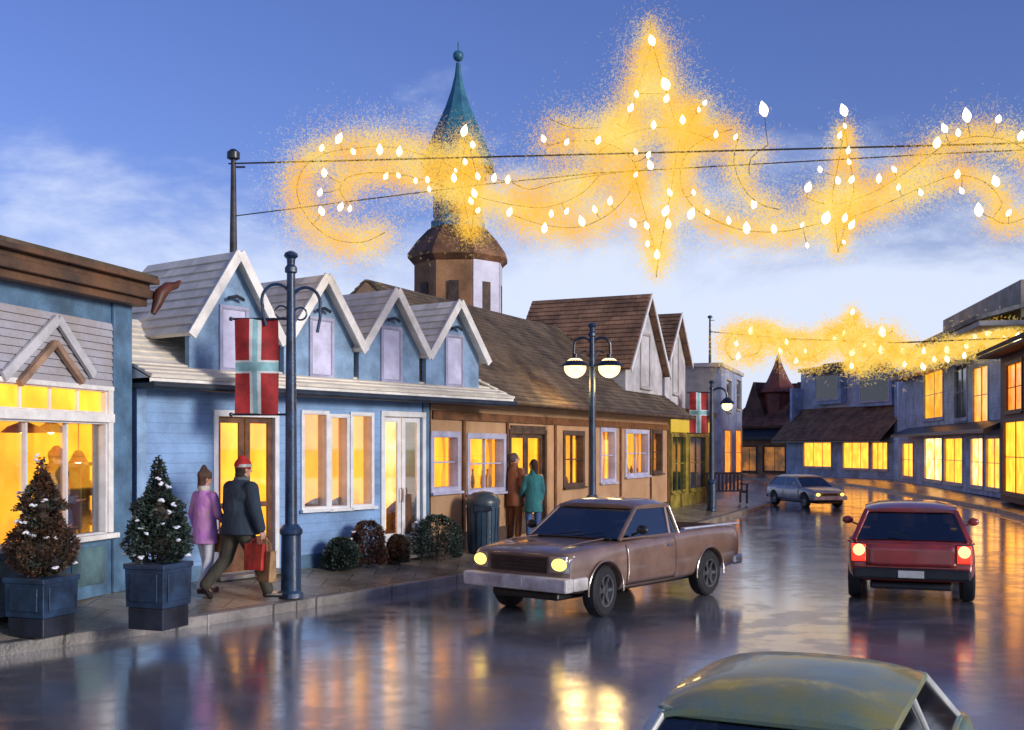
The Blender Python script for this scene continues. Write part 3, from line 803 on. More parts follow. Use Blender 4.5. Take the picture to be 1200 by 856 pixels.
xgable(779, 803, 786, 367, 3.0, 1.25, STONEW, ROOFR, off=.5)

# ================================================== small dark shop past the tan building
FO = Front((4.95, 34.6), (7.2, 40.4))
os_ = thing('olive_shop', (FO.A.x, FO.A.y, .3), FO.rz, 'small flat roofed shop with dark green windows in yellow frames behind the far banner', 'shop building')
OLP = mat('mustard_paint', (.27, .22, .035), .5, .3, 2, .2)
DG = mat('dark_green_window', (.012, .03, .018), .1, .3, 2, spec=.7)
LO = FO.L; o1 = zz(FO.box(787, 803, 512, 575)); o2 = zz(FO.box(808, 826, 512, 572))
MB().wall(LO, 0, 3.0, .2, [o1, o2]).build('front_wall', OLP, os_)
MB().box(0, LO, 3.8, 4, 0, 3.0).build('back_wall', OLP, os_); MB().box(0, .2, .2, 3.8, 0, 3).build('end_wall', OLP, os_); MB().box(LO-.2, LO, .2, 3.8, 0, 3).build('end_wall', GREYB, os_)
MB().box(-.1, LO+.2, -.25, 4.1, 3.005, 3.16).build('roof', TIMB, os_, bevel=.01)
window(os_, o1, OLP, DG, mull=(1, 1), fw=.08); window(os_, o2, OLP, DIMB, mull=(1, 1), fw=.08)
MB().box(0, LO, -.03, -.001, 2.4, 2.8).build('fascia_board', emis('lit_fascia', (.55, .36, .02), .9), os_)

# ================================================== grey two tone building with the far mast
def plain_block(name, Fr, h, dep, mf, me_, roofm, lab, cat='building', zfront=None):
    t = thing(name, (Fr.A.x, Fr.A.y, .3), Fr.rz, lab, cat)
    return t
FG = Front((11.3, 60), (14.2, 68.5))
gb = plain_block('grey_building', FG, 6.4, 4, GREYB, PBLUE, DARKG, 'plain grey and pale blue parapet building behind the far banner and bench')
hg = FG.z(845, 430)-.3; Lg = FG.L
og = [zz(FG.box(849, 857, 505, 556)), zz(FG.box(862, 869, 505, 556)), zz(FG.box(851, 857, 446, 482)), zz(FG.box(863, 868, 446, 480))]
MB().wall(Lg, 0, hg, .25, og).build('front_wall', PBLUE, gb)
for i, o in enumerate(og): window(gb, o, GREYB, AMBER if i < 2 else DIMB, mull=(0, 1), fw=.1)
MB().box(0, .25, .25, 5.5, 0, hg).build('end_wall', GREYB, gb); MB().box(0, Lg, 5.25, 5.5, 0, hg).build('back_wall', GREYB, gb); MB().box(Lg-.25, Lg, .25, 5.25, 0, hg).build('end_wall', GREYB, gb)
MB().box(-.12, Lg+.1, -.12, 5.6, hg+.002, hg+.22).build('parapet', STONEW, gb, bevel=.02)
w = MB(); 
ow_ = window(gb, (0, 0, 0, 0), GREYB, AMBER) if False else None
GF = at(832, 430, 61.2)
mast(Vector((GF.x, GF.y, .3+hg+.2)), at(832, 372, 61.2).z-(.5+hg), 'thin far mast on the grey parapet roof, carrying the far light cables', .06)

# ================================================== church tower
TD = 45.0
tp = at(537, 400, TD); tc_ = Vector((tp.x, TD, .25))
tw = thing('church_tower', tc_, R(22.5-3), 'octagonal brown tower with teal copper lantern and needle spire behind the blue shop', 'tower')
S = TD/FPX
def tz(py): return EYE-(py-HZ)*S-.25
def trd(wpx): return wpx/2*S
OCT = dict(seg=8)
r0 = trd(106)
MB().lathe([(r0, 0), (r0, tz(303))], **OCT).build('shaft', TOWERB, tw)
# street side faces coloured pale to imitate the light falling on them
m = MB()
for a0 in (0,):
    for k in (5, 6, 7):
        pass
def face_quad(k, ins, z0, z1, off):
    a, b = R(45*k), R(45*(k+1)); A_ = Vector((math.cos(a), math.sin(a), 0))*(r0+off); B_ = Vector((math.cos(b), math.sin(b), 0))*(r0+off)
    p, q = A_.lerp(B_, ins), A_.lerp(B_, 1-ins)
    nn = ((A_+B_)/2).normalized()*.05
    return [(p.x,p.y,z0),(q.x,q.y,z0),(q.x,q.y,z1),(p.x,p.y,z1)], nn
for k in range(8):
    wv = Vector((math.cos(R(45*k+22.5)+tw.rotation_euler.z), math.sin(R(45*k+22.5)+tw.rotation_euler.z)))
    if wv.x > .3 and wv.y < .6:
        q, nn = face_quad(k, .03, .5, tz(312), .004); MB().prism(q, nn).build('lit_face', LILAC if False else mat('lit_face_pale', (.62, .62, .74), .8, .12, .8, .2, 12), tw)
    q, nn = face_quad(k, .36, tz(372), tz(336), .05); MB().prism(q, nn*.6).build('louvre', TIMB, tw)
MB().lathe([(r0+.05, tz(312)), (trd(122), tz(306)), (trd(122), tz(301)), (trd(100), tz(286)), (trd(74), tz(272)), (trd(60), tz(268))], **OCT).build('skirt_roof', ROOFR if False else mat('russet_tower_roof', (.20, .09, .04), .7, .3, .8, .3, 12), tw)
rl = trd(66)
MB().lathe([(rl, tz(269)), (rl, tz(262)), (rl*.9, tz(260)), (rl*.9, tz(212)), (rl*1.06, tz(209)), (rl*1.06, tz(203))], **OCT).build('lantern', COPPER, tw)
for k in range(8):
    a = R(45*k+22.5); c = Vector((math.cos(a), math.sin(a), 0)); tt = Vector((-c.y, c.x, 0)); rr = rl*.9*math.cos(R(22.5))+.01
    pts = [c*rr-tt*.28+Vector((0,0,tz(256))), c*rr+tt*.28+Vector((0,0,tz(256))), c*rr+tt*.28+Vector((0,0,tz(224))), c*rr+Vector((0,0,tz(217))), c*rr-tt*.28+Vector((0,0,tz(224)))]
    MB().prism(pts, c*.03).build('lantern_opening', DARKW, tw)
prof = [(rl*1.06, tz(203)), (trd(90), tz(200)), (trd(88), tz(190)), (trd(70), tz(170)), (trd(50), tz(148)), (trd(32), tz(128)), (trd(18), tz(108)), (trd(9), tz(90)), (trd(5), tz(74))]
MB().lathe(prof, **OCT).build('spire', COPPER, tw)
m = MB(); m.ball((0, 0, tz(66)), trd(13), 14, 10); m.tube([(0,0,tz(60)), (0,0,tz(50))], .03, 6)
m.build('finial', COPPER, tw, smooth=True)

# ================================================== far side of the street
# dark red hall with steep turret
FR = Front((16.4, 83), (20.4, 77.5))
rh = thing('red_brown_hall', (FR.A.x, FR.A.y, .3), FR.rz, 'low brown hall with a dark awning and russet roofs with a steep pointed turret', 'building')
Lh = FR.L; ho = [zz(FR.box(869, 886, 524, 552)), zz(FR.box(895, 920, 524, 552))]
MB().wall(Lh, 0, FR.z(900, 500)-.3, .25, ho).build('front_wall', mat('brown_boards', (.30, .14, .06), .6, .25, 1, .3, 20), rh)
for o in ho: window(rh, o, TIMB, OLIVEL if False else emis('dim_amber_window', (.5, .17, .015), .6, col2=(.12, .05, .01), scale=1.2), mull=(1, 0), fw=.1)
hh = FR.z(900, 500)-.3
MB().box(-.2, Lh, 6, 6.2, 0, hh).build('back_wall', TIMB, rh); MB().box(0, .2, .25, 6, 0, hh).build('end_wall', TIMB, rh); MB().box(Lh-.2, Lh, .25, 6, 0, hh).build('end_wall', TIMB, rh)
m = MB(); m.hexa([(-.1,-1.2,hh-.95),(Lh,-1.2,hh-.95),(Lh,0,hh-.5),(-.1,0,hh-.5),(-.1,-1.2,hh-.75),(Lh,-1.2,hh-.75),(Lh,0,hh-.1),(-.1,0,hh-.1)])
m.build('awning', mat('black_canvas', (.02, .022, .03), .6, .2, 3), rh)
zr1 = FR.z(900, 448)-.3
r = MB(); r.slope((-.4,-.4,hh),(Lh+.3,-.4,hh),(Lh-1.2,3,zr1),(1.2,3,zr1)); r.slope((Lh+.3,-.4,hh),(Lh+.3,6.4,hh),(Lh-1.2,3,zr1),(Lh-1.2,3,zr1)); r.slope((Lh+.3,6.4,hh),(-.4,6.4,hh),(1.2,3,zr1),(Lh-1.2,3,zr1)); r.slope((-.4,6.4,hh),(-.4,-.4,hh),(1.2,3,zr1),(1.2,3,zr1))
r.build('roof', mat('red_brown_shingle', (.30, .12, .075), .75, .3, 1, .6, 12, pattern=('uvbrick', .3, .16, .008, .4)), rh)
tx = FR.x(912, 1.5)
MB().lathe([(1.0, hh), (1.0, FR.z(912, 462, 1.5)-.3), (1.35, FR.z(912, 460, 1.5)-.3), (.8, FR.z(912, 446, 1.5)-.3), (.35, FR.z(912, 430, 1.5)-.3), (.03, FR.z(912, 414, 1.5)-.3)], (tx, 1.5, 0), 8).build('turret', mat('dark_red_turret', (.20, .05, .03), .6, .2, 2), rh)
for px in (886, 938):
    cx = FR.x(px, .6); za = FR.z(px, 448, .6)-.3
    m = MB(); m.prism([(cx-1.0, .3, hh+.3), (cx+1.0, .3, hh+.3), (cx+1, .3, hh+1.0), (cx, .3, za), (cx-1, .3, hh+1.0)], (0, 2.6, 0)); m.build('dormer', MATS['red_brown_shingle'], rh)

# grey blue shops with a tan pent roof
FP = Front((18.9, 76.5), (22.7, 66))
ps = thing('pent_roof_shops', (FP.A.x, FP.A.y, .3), FP.rz, 'grey blue shop row with a long tan pent roof and two capped dormers above', 'shop building')
Lp = FP.L; zp = FP.z(990, 514)-.3
po = [zz(FP.box(942, 974, 519, 547)), zz(FP.box(988, 1018, 519, 549)), zz(FP.box(1022, 1040, 519, 550))]
MB().wall(Lp, 0, zp, .3, po).build('front_wall', GREYBLUE, ps)
for o in po: window(ps, o, STONEW, GOLD, mull=(2, 0), fw=.12)
MB().box(0, Lp, 6, 6.3, 0, zp).build('back_wall', GREYBLUE, ps); MB().box(0, .3, .3, 6, 0, 6).build('end_wall', GREYBLUE, ps); MB().box(Lp-.3, Lp, .3, 6, 0, 7).build('end_wall', GREYBLUE, ps)
zq = FP.z(990, 478, 1.2)-.3
r = MB(); r.slope((-.3, -1.0, zp-.15), (Lp, -1.0, zp-.15), (Lp, 1.2, zq), (-.3, 1.2, zq), th=.08); r.build('pent_roof', ROOFR, ps)
MB().box(-.3, Lp, -.98, 6, zp-.25, zp-.16).build('soffit', DARKG, ps)
zu = FP.z(1000, 430, 1.2)-.3
MB().box(.0, Lp, 1.2, 1.5, zp, zu).build('upper_wall', mat('pale_grey_boards_far', (.46, .50, .58), .7, .15, 1, .2), ps)
for a, b, t_, bt in ((956, 988, 428, 474), (1008, 1048, 424, 476)):
    x0, x1 = FP.x(a, .9), FP.x(b, .9); z0, z1 = FP.z((a+b)/2, bt, .9)-.3, FP.z((a+b)/2, t_+10, .9)-.3
    by = MB(); by.box(x0, x1, .7, 1.19, z0, z1); d = by.build('dormer', GREYBLUE, ps)
    r = MB(); r.slope((x0-.3, .3, z1-.05), (x1+.3, .3, z1-.05), (x1, 1.6, z1+.75), (x0, 1.6, z1+.75)); r.build('dormer_cap', ROOFB, d)
    window(d, (x0+.3, x1-.3, z0+.35, z1-.15), STONEW, DARKW, y=.7, mull=(0, 0), fw=.10, pane_y=-.012, rev=-.001)
MB().box(-.2, Lp+.1, 1.1, 6.1, zu, zu+.25).build('upper_roof', ROOFB, ps)

# tall grey blue store with slatted canopy roofs
FC = Front((22.1, 63.5), (18.2, 40.6))
cs = thing('tall_store', (FC.A.x, FC.A.y, .3), FC.rz, 'tall grey blue store with amber upper windows, golden shopfront and overlapping flat roofs', 'shop building')
Lc = FC.L; zc = 5.75
lo = [FC.box(1058, 1070, 520, 560), FC.box(1084, 1104, 514, 575), FC.box(1107, 1128, 514, 578), FC.box(1138, 1152, 514, 583), FC.box(1156, 1172, 514, 588)]
lo = [zz(o) for o in lo]; lo = [(o[0], o[1], max(.35, o[2]), o[3]) for o in lo]
YELO = emis('lit_window_yellow', (1, .46, .03), 1.0, col2=(.9, .28, .01), scale=1.2)
up = [zz(FC.box(1083, 1105, 434, 490)), zz(FC.box(1119, 1133, 428, 490)), zz(FC.box(1140, 1158, 430, 496))]
MB().wall(Lc, 0, zc, .3, lo+up).build('front_wall', GREYBLUE, cs)
for i, o in enumerate(lo): window(cs, o, STONEW, (GOLD, CREAML, GOLD, CREAML, GOLD)[i], mull=(1, 1), fw=.12)
for i, o in enumerate(up): window(cs, o, PBLUE, (YELO, DARKW, YELO)[i], mull=(1, 1), fw=.14)
MB().box(0, .3, .3, 7, 0, zc).build('end_wall', GREYBLUE, cs); MB().box(Lc-.3, Lc, .3, 7, 0, zc).build('end_wall', GREYBLUE, cs); MB().box(0, Lc, 7, 7.3, 0, zc).build('back_wall', GREYBLUE, cs)
m = MB(); zb_ = FC.z(1120, 503)-.3
m.hexa([(3.0,-.9,zb_-.28),(Lc,-.9,zb_-.28),(Lc,-.001,zb_-.05),(3.0,-.001,zb_-.05),(3.0,-.9,zb_-.14),(Lc,-.9,zb_-.14),(Lc,-.001,zb_+.25),(3.0,-.001,zb_+.25)])
m.build('shop_canopy', DARKG, cs, bevel=.02)
GRS = mat('grey_slate_roof', (.20, .20, .21), .7, .3, 1.2, .4, 16, pattern=('uvbrick', .5, .16, .008, .45))
for i, (px0, px1, py, ht, ov) in enumerate(((1056, 1132, 418, .9, .9), (1088, 1205, 396, 1.0, 1.3))):
    x0, x1 = FC.x(px0, -.2), min(FC.x(px1, -.2), Lc+.4) if i else FC.x(px1, -.2); z0 = zc+.02+i*.75
    r = MB(); r.slope((x0-.4, -ov, z0), (x1+.4, -ov, z0), (x1+.2, 2.4, z0+ht), (x0-.2, 2.4, z0+ht), th=.16, course=.3)
    r.build('canopy_roof', GRS, cs)
    MB().box(x0-.2, x1+.2, -ov+.1, 5, z0-.2, z0-.01).build('roof_slab', GREYB, cs, bevel=.02)
m = MB(); m.box(FC.x(1095), Lc, .4, 5, zc+.9+.02, zc+2.3); m.build('penthouse_wall', mat('beige_plaster', (.36, .31, .25), .8, .15, 1, .2), cs)
MB().box(0, Lc, .3, 7, zc-.02, zc+.0).build('roof_deck', GREYB, cs)

# dark red house on the right edge
FD = Front((17.72, 40.25), (15.7, 31.2))
rd = thing('dark_red_house', (FD.A.x, FD.A.y, .3), FD.rz, 'dark red boarded house with a deep eave at the right edge, lit window glowing', 'house')
Ld = FD.L; zd = 5.35
do_ = [(.6, 3.9, .35, 2.8), (4.5, 8.4, .35, 2.8), (1.0, 3.4, 3.2, 4.8), (4.9, 7.6, 3.2, 4.8)]
MB().wall(Ld, 0, zd, .3, do_).build('front_wall', REDW, rd)
for i, o in enumerate(do_): window(rd, o, BRONZE, GOLD if i < 2 else AMBER, mull=(1, 1), fw=.12)
m = MB(); m.box(0, .3, .3, 6, 0, zd); m.prism([(.0, .3, zd), (.0, 6, zd), (.0, 3.1, zd+1.6)], (.3, 0, 0)); m.build('end_wall', REDW, rd)
MB().box(Ld-.3, Ld, .3, 6, 0, zd).build('end_wall', REDW, rd); MB().box(0, Ld, 6, 6.3, 0, zd).build('back_wall', REDW, rd)
r = MB(); r.slope((-.5, -.7, zd-.1), (Ld+.4, -.7, zd-.1), (Ld+.4, 3.1, zd+1.7), (-.5, 3.1, zd+1.7), th=.12); r.slope((Ld+.4, 7, zd-.1), (-.5, 7, zd-.1), (-.5, 3.1, zd+1.7), (Ld+.4, 3.1, zd+1.7), th=.12)
r.build('roof', ROOFB, rd)
MB().box(-.5, Ld+.4, -.68, .0, zd-.2, zd-.11).build('soffit', TIMB, rd)
# ------------------------------------------------------------------ light garlands and cables
GOLDT = emis('gold_strand_glow', (1, .60, .10), .74, col2=(1, .46, .03), scale=2.2, gloss=False)  # glow colour for the added halo strands, superseded below
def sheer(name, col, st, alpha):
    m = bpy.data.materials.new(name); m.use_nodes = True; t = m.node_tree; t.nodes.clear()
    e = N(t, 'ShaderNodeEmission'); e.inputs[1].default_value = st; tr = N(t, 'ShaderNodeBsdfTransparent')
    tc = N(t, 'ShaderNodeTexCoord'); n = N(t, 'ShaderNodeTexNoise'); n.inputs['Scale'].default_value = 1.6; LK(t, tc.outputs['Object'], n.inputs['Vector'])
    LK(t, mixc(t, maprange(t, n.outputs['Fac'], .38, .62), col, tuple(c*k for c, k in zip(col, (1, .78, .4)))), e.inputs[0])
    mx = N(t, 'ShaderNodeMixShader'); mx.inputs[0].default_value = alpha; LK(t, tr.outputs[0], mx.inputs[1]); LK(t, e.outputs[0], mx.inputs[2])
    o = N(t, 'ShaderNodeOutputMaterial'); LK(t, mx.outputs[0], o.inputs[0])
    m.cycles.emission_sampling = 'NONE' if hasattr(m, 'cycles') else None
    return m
GOLDT = sheer('gold_halo_glow', (1, .64, .075), .68, .52)  # sheer glow that imitates the gold halo round the bulbs
PALET = sheer('pale_halo_glow', (1, .82, .38), .66, .24)
WIRE = mat('dark_wire', (.05, .04, .03), .6, .2, 5)
def cable(pts, r, name, lab, sag=.0):
    m = MB(); P = [Vector(p) for p in pts]; Q = []
    for a, b in zip(P, P[1:]):
        for k in range(12):
            t = k/12; q = a.lerp(b, t); q.z -= sag*4*t*(1-t)*(b-a).length/12; Q.append(q)
    Q.append(P[-1]); o = m.tube([q-P[0] for q in Q], r, 6).build(name, WIRE, smooth=True, loc=P[0])
    return tag(o, lab, 'cable')
G_D = lambda px: MPOS.y + (14.6-MPOS.y)*(px-270)/(1300-270.0)
def catmull(pts, step=6.0):
    out = []; n = len(pts)
    for i in range(n-1):
        p0 = pts[max(i-1,0)]; p1 = pts[i]; p2 = pts[i+1]; p3 = pts[min(i+2,n-1)]
        k = max(2, int(math.hypot(p2[0]-p1[0], p2[1]-p1[1])/step))
        for q in range(k):
            t = q/k; t2, t3 = t*t, t*t*t
            out.append(tuple(.5*((2*p1[c])+(-p0[c]+p2[c])*t+(2*p0[c]-5*p1[c]+4*p2[c]-p3[c])*t2+(-p0[c]+3*p1[c]-3*p2[c]+p3[c])*t3) for c in range(2)))
    out.append(pts[-1]); return out
def garland(name, lab, curves, stars, bulbs, dfun, wire_r, bulb_r, strands, seed, straight=()):
    rnd = random.Random(seed)
    o0 = at(765 if seed == 1 else 960, 180 if seed == 1 else 400, dfun(765 if seed == 1 else 960))
    root = thing(name, o0, 0, lab, 'light garland')
    samples = []
    def run(pts, nm, rad, dens):
        W = [at(p[0], p[1], dfun(p[0]))-o0 for p in pts]
        MB().tube(W, wire_r, 5).build(nm, WIRE, root, smooth=True)
        for a, b, in zip(W, W[1:]): samples.append((a, b, rad*dfun(pts[0][0])/FPX, (b-a).length*rad*dens))
    for c, rad, dens in curves: run(catmull(c), 'scroll_frame', rad, dens)
    for c, rad, dens in stars:
        q = []
        for a, b in zip(c, c[1:]):
            k = max(2, int(math.hypot(b[0]-a[0], b[1]-a[1])/8))
            q += [(a[0]+(b[0]-a[0])*j/k, a[1]+(b[1]-a[1])*j/k) for j in range(k)]
        run(q+[c[-1]], 'star_frame', rad, dens)
    tot = sum(s[3] for s in samples)
    sc = dfun(800)/FPX
    for nm, mt, frac, spread, l0, l1 in (('glow_strands', GOLDT, .62, .70, 1.0, 2.4), ('glow_fringe', PALET, .38, 1.28 if seed == 1 else .95, 1.4, 3.4)):  # glowing strands added as the garland's halo, with a paler outer fringe
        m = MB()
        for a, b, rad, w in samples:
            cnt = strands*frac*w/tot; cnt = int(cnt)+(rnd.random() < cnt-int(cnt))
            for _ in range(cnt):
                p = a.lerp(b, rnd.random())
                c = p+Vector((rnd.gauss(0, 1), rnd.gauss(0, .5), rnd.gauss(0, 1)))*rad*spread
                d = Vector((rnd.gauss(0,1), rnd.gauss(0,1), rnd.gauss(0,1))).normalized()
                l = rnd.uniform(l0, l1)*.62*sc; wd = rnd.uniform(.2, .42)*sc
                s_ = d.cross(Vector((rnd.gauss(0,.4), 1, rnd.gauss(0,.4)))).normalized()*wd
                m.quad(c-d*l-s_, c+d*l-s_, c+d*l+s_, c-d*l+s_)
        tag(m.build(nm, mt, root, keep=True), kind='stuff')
    for (px, py, s_) in bulbs:
        d = dfun(px)-.12; c = at(px, py, d)-o0; r = bulb_r*s_
        a = rnd.uniform(-.5, .5)
        M = Matrix.Rotation(a, 3, 'Y') @ Matrix.Rotation(rnd.uniform(-.4, .4), 3, 'X')
        MB().lathe([(.12*r, -1.5*r), (.55*r, -1.15*r), (.95*r, -.45*r), (1.0*r, .1*r), (.72*r, .9*r), (.34*r, 1.5*r), (.05*r, 1.95*r)], c, 10, M).build('bulb', BULBW, root, smooth=True)
        bo = root.children[-1] if False else LAST[0]
        near = min((q[0] for q in samples), key=lambda q: (q-c).length)
        if (near-c).length > r*2.5: MB().tube([c, c.lerp(near, .5)+Vector((0, 0, -.02)), near], wire_r*.7, 5).build('lead', WIRE, bo)
    return root
MC = [
 ([(452,272),(425,284),(390,280),(362,258),(348,226),(356,197),(382,180),(415,174),(450,172),(490,180),(530,196),(560,214)], 17, 1.15),
 ([(407,238),(398,222),(406,209),(430,203),(465,204),(500,212),(530,222),(560,231),(600,240),(640,243),(680,228),(702,206)], 14, 1.2),
 ([(596,212),(620,222),(650,214),(690,207),(740,201)], 13, .8),
 ([(600,252),(638,264),(680,266),(715,250),(740,222),(745,196),(728,176),(700,166),(664,166),(640,172)], 17, 1.1),
 ([(645,140),(670,150),(700,150)], 12, .35),
 ([(700,180),(725,162),(765,150),(805,154),(838,166)], 15, 1.0),
 ([(858,152),(832,160),(806,178),(797,212),(812,242),(846,262),(880,271),(922,271),(960,262),(1000,250)], 15, 1.15),
 ([(866,160),(860,190),(872,222),(892,240),(914,246)], 13, .8),
 ([(900,170),(880,186),(878,206)], 12, .45),
 ([(945,232),(975,240),(1018,228),(1056,206),(1085,186),(1112,168),(1150,160),(1188,168),(1212,186),(1226,215)], 14, 1.2),
 ([(990,258),(1040,238),(1080,220),(1120,206),(1154,214),(1174,238),(1164,256),(1182,262),(1210,252)], 13, 1.15),
]
MS = [
 ([(764,50),(733,152),(717,141),(722,163)], 15, 1.25), ([(764,50),(793,150),(818,126),(800,160)], 15, 1.25),
 ([(742,200),(771,306)], 13, 1.2), ([(797,160),(786,225),(771,306)], 13, 1.2),
 ([(764,50),(762,25)], 9, .8), ([(771,306),(769,325)], 9, .8), ([(750,110),(776,110)], 16, 1.0),
 ([(547,162),(560,210),(552,276)], 11, .9), ([(547,162),(538,206),(552,276)], 11, .8),
 ([(990,150),(1001,222),(982,296)], 9, .95), ([(990,150),(975,230),(982,296)], 9, .9),
]
B1 = [(397,163,1.5),(377,174,1.1),(414,178,1.1),(445,176,1.4),(468,178,1.3),(380,203,1.3),(452,207,1),(467,206,.9),(487,212,.9),(501,211,1),(503,222,.8),(375,226,1.1),(377,248,1.3),(399,243,1.2),(410,245,.9),(544,154,1.5),(554,170,1.1),(545,190,1),(534,200,.6),(532,209,1.2),(560,207,1),(579,209,1.1),(595,211,1.1),(556,227,1.2),(552,236,1),(560,247,.9),(597,249,1.2),(646,251,1),(638,268,1.3),(637,163,1.1),
 (764,48,1.5),(780,99,1.9),(781,116,1.2),(746,111,.9),(739,127,1.2),(766,147,1.1),(800,141,1.2),(826,121,.9),(819,129,.7),(839,158,.9),(664,167,1),(701,165,1.2),(745,178,.8),(760,182,1),(762,194,1.3),(745,205,.8),(664,248,.9),(682,260,1.4),(697,246,1),(715,236,1.1),(742,262,1.3),(758,265,1),(759,286,.9),(770,299,1.2),(785,226,1),(780,248,1.4),(783,263,1.2),(813,226,.8),(810,251,1.5),(829,249,.8),(854,259,1),(875,268,1.5),(907,269,1.2),(895,129,1.9),(883,240,1),(862,161,.8),
 (989,130,1.6),(990,148,.7),(984,159,.9),(994,177,.9),(995,190,.8),(998,211,1.1),(982,212,1.1),(961,199,.9),(947,220,1.4),(1030,210,1.1),(1048,199,.9),(1053,220,.8),(1079,226,.9),(968,256,1.8),(990,256,1.1),(998,264,1.2),(989,284,.6),(940,264,.7),(946,288,.7),(1098,168,1.5),(1107,151,1.2),(1123,156,1),(1133,136,1.7),(1170,140,1.2),(1196,160,1.2),(1122,205,1.1),(1167,213,1.5),(1147,247,1.6),(1127,224,.9),(1182,250,.9),(884,241,1)]
cA = [at(268, 192, MPOS.y), at(1200, 168, G_D(1200)), at(1300, 162, G_D(1300))]
cable(cA, .013, 'overhead_cable', 'upper dark cable crossing the sky above the big gold star garland')
cB = [at(270, 254, MPOS.y), at(570, 216, G_D(570)), at(700, 203, G_D(700)), at(1110, 180, G_D(1110)), at(1300, 172, G_D(1300))]
cable(cB, .009, 'overhead_cable', 'lower cable rising from the roof mast into the big gold star garland')
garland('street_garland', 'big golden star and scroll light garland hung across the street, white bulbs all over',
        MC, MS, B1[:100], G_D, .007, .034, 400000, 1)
RM = at(1300, 150, G_D(1300)); RM = Vector((RM.x, RM.y, .25))
mast(RM, at(1300, 150, RM.y).z-.25+.3, 'tall roadside mast outside the right edge of the view', .07)

D2 = lambda px: 60.8 + (40-60.8)*(px-832)/(1200-832.0)
C2 = [
 ([(858,422),(850,408),(856,394),(874,388),(892,398),(888,414),(872,418)], 11, 1.0),
 ([(880,392),(900,388),(918,402),(930,418),(950,420),(968,408),(984,396)], 10, 1.1),
 ([(905,405),(925,398),(950,400),(975,396)], 10, .9),
 ([(984,396),(1010,402),(1034,408),(1052,414),(1070,416)], 12, 1.1),
 ([(1008,432),(1022,416),(1034,398),(1046,388)], 11, .9),
 ([(1046,410),(1072,420),(1098,414),(1130,404),(1160,396),(1192,398)], 9, 1.1),
]
S2 = [([(998,366),(1008,398),(998,430)], 8, 1.0), ([(998,366),(988,398),(998,430)], 8, .9), ([(968,384),(998,396),(1028,392)], 9, .7)]
B2 = [(880,388,1.6),(863,403,1.1),(865,418,1.4),(915,412,1.2),(922,401,1.1),(933,423,1.2),(944,412,.8),(979,397,1.3),(989,391,1),(999,366,1.1),(999,413,1.5),(998,429,1.1),(1013,405,.8),(1025,403,.9),(1034,390,1.8),(1033,411,1.4),(1058,412,1),(1083,412,1),(1082,430,1.2),(1095,421,1),(1110,410,1.2),(1110,421,1.1),(1133,405,1),(1143,396,1),(1158,390,1.3),(1178,397,.8),(1192,398,1.5),(1130,417,.9),(1060,427,1)]
p0 = at(833, 389, D2(832))
cable([p0, at(920, 397, D2(920)), at(1050, 402, D2(1050)), at(1196, 396, D2(1200)-0), at(1215, 395, 39.6)], .035, 'overhead_cable', 'cable carrying the distant gold garland from the far mast to the tall store')
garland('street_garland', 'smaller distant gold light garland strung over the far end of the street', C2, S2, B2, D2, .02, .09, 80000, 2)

# ------------------------------------------------------------------ lamp posts and banners
NAVY = mat('navy_iron', (.018, .045, .10), .35, .25, 5, .15, 30)
NAVYD = mat('dark_iron', (.015, .022, .04), .35, .25, 5)
BRED = mat('banner_red', (.36, .02, .02), .75, .2, 4, .3, 60)
BTEAL = mat('banner_teal', (.26, .50, .52), .75, .15, 4, .3, 60)
BWHI = mat('banner_white', (.66, .66, .64), .75, .1, 4, .3, 60)
def arc(cx, cz, r, a0, a1, n=14, rz=1.0, y=0): return [(cx+r*math.cos(R(a0+(a1-a0)*k/n)), y, cz+r*rz*math.sin(R(a0+(a1-a0)*k/n))) for k in range(n+1)]
def post(name, loc, h, lab, group=None, cat='street lamp', ang=0.0):
    t = thing(name, loc, ang, lab, cat, group)
    MB().lathe([(.17, 0), (.17, .06), (.14, .10), (.135, .85), (.16, .88), (.16, .93), (.10, 1.0)], seg=12).build('base', NAVY, t, smooth=30)
    MB().lathe([(.085, .98), (.075, h*.6), (.058, h-.28), (.085, h-.26), (.085, h-.20), (.055, h-.16), (.06, h-.08), (.10, h-.04), (.085, h+.0), (.03, h+.03)], seg=12).build('shaft', NAVY, t, smooth=30)
    return t
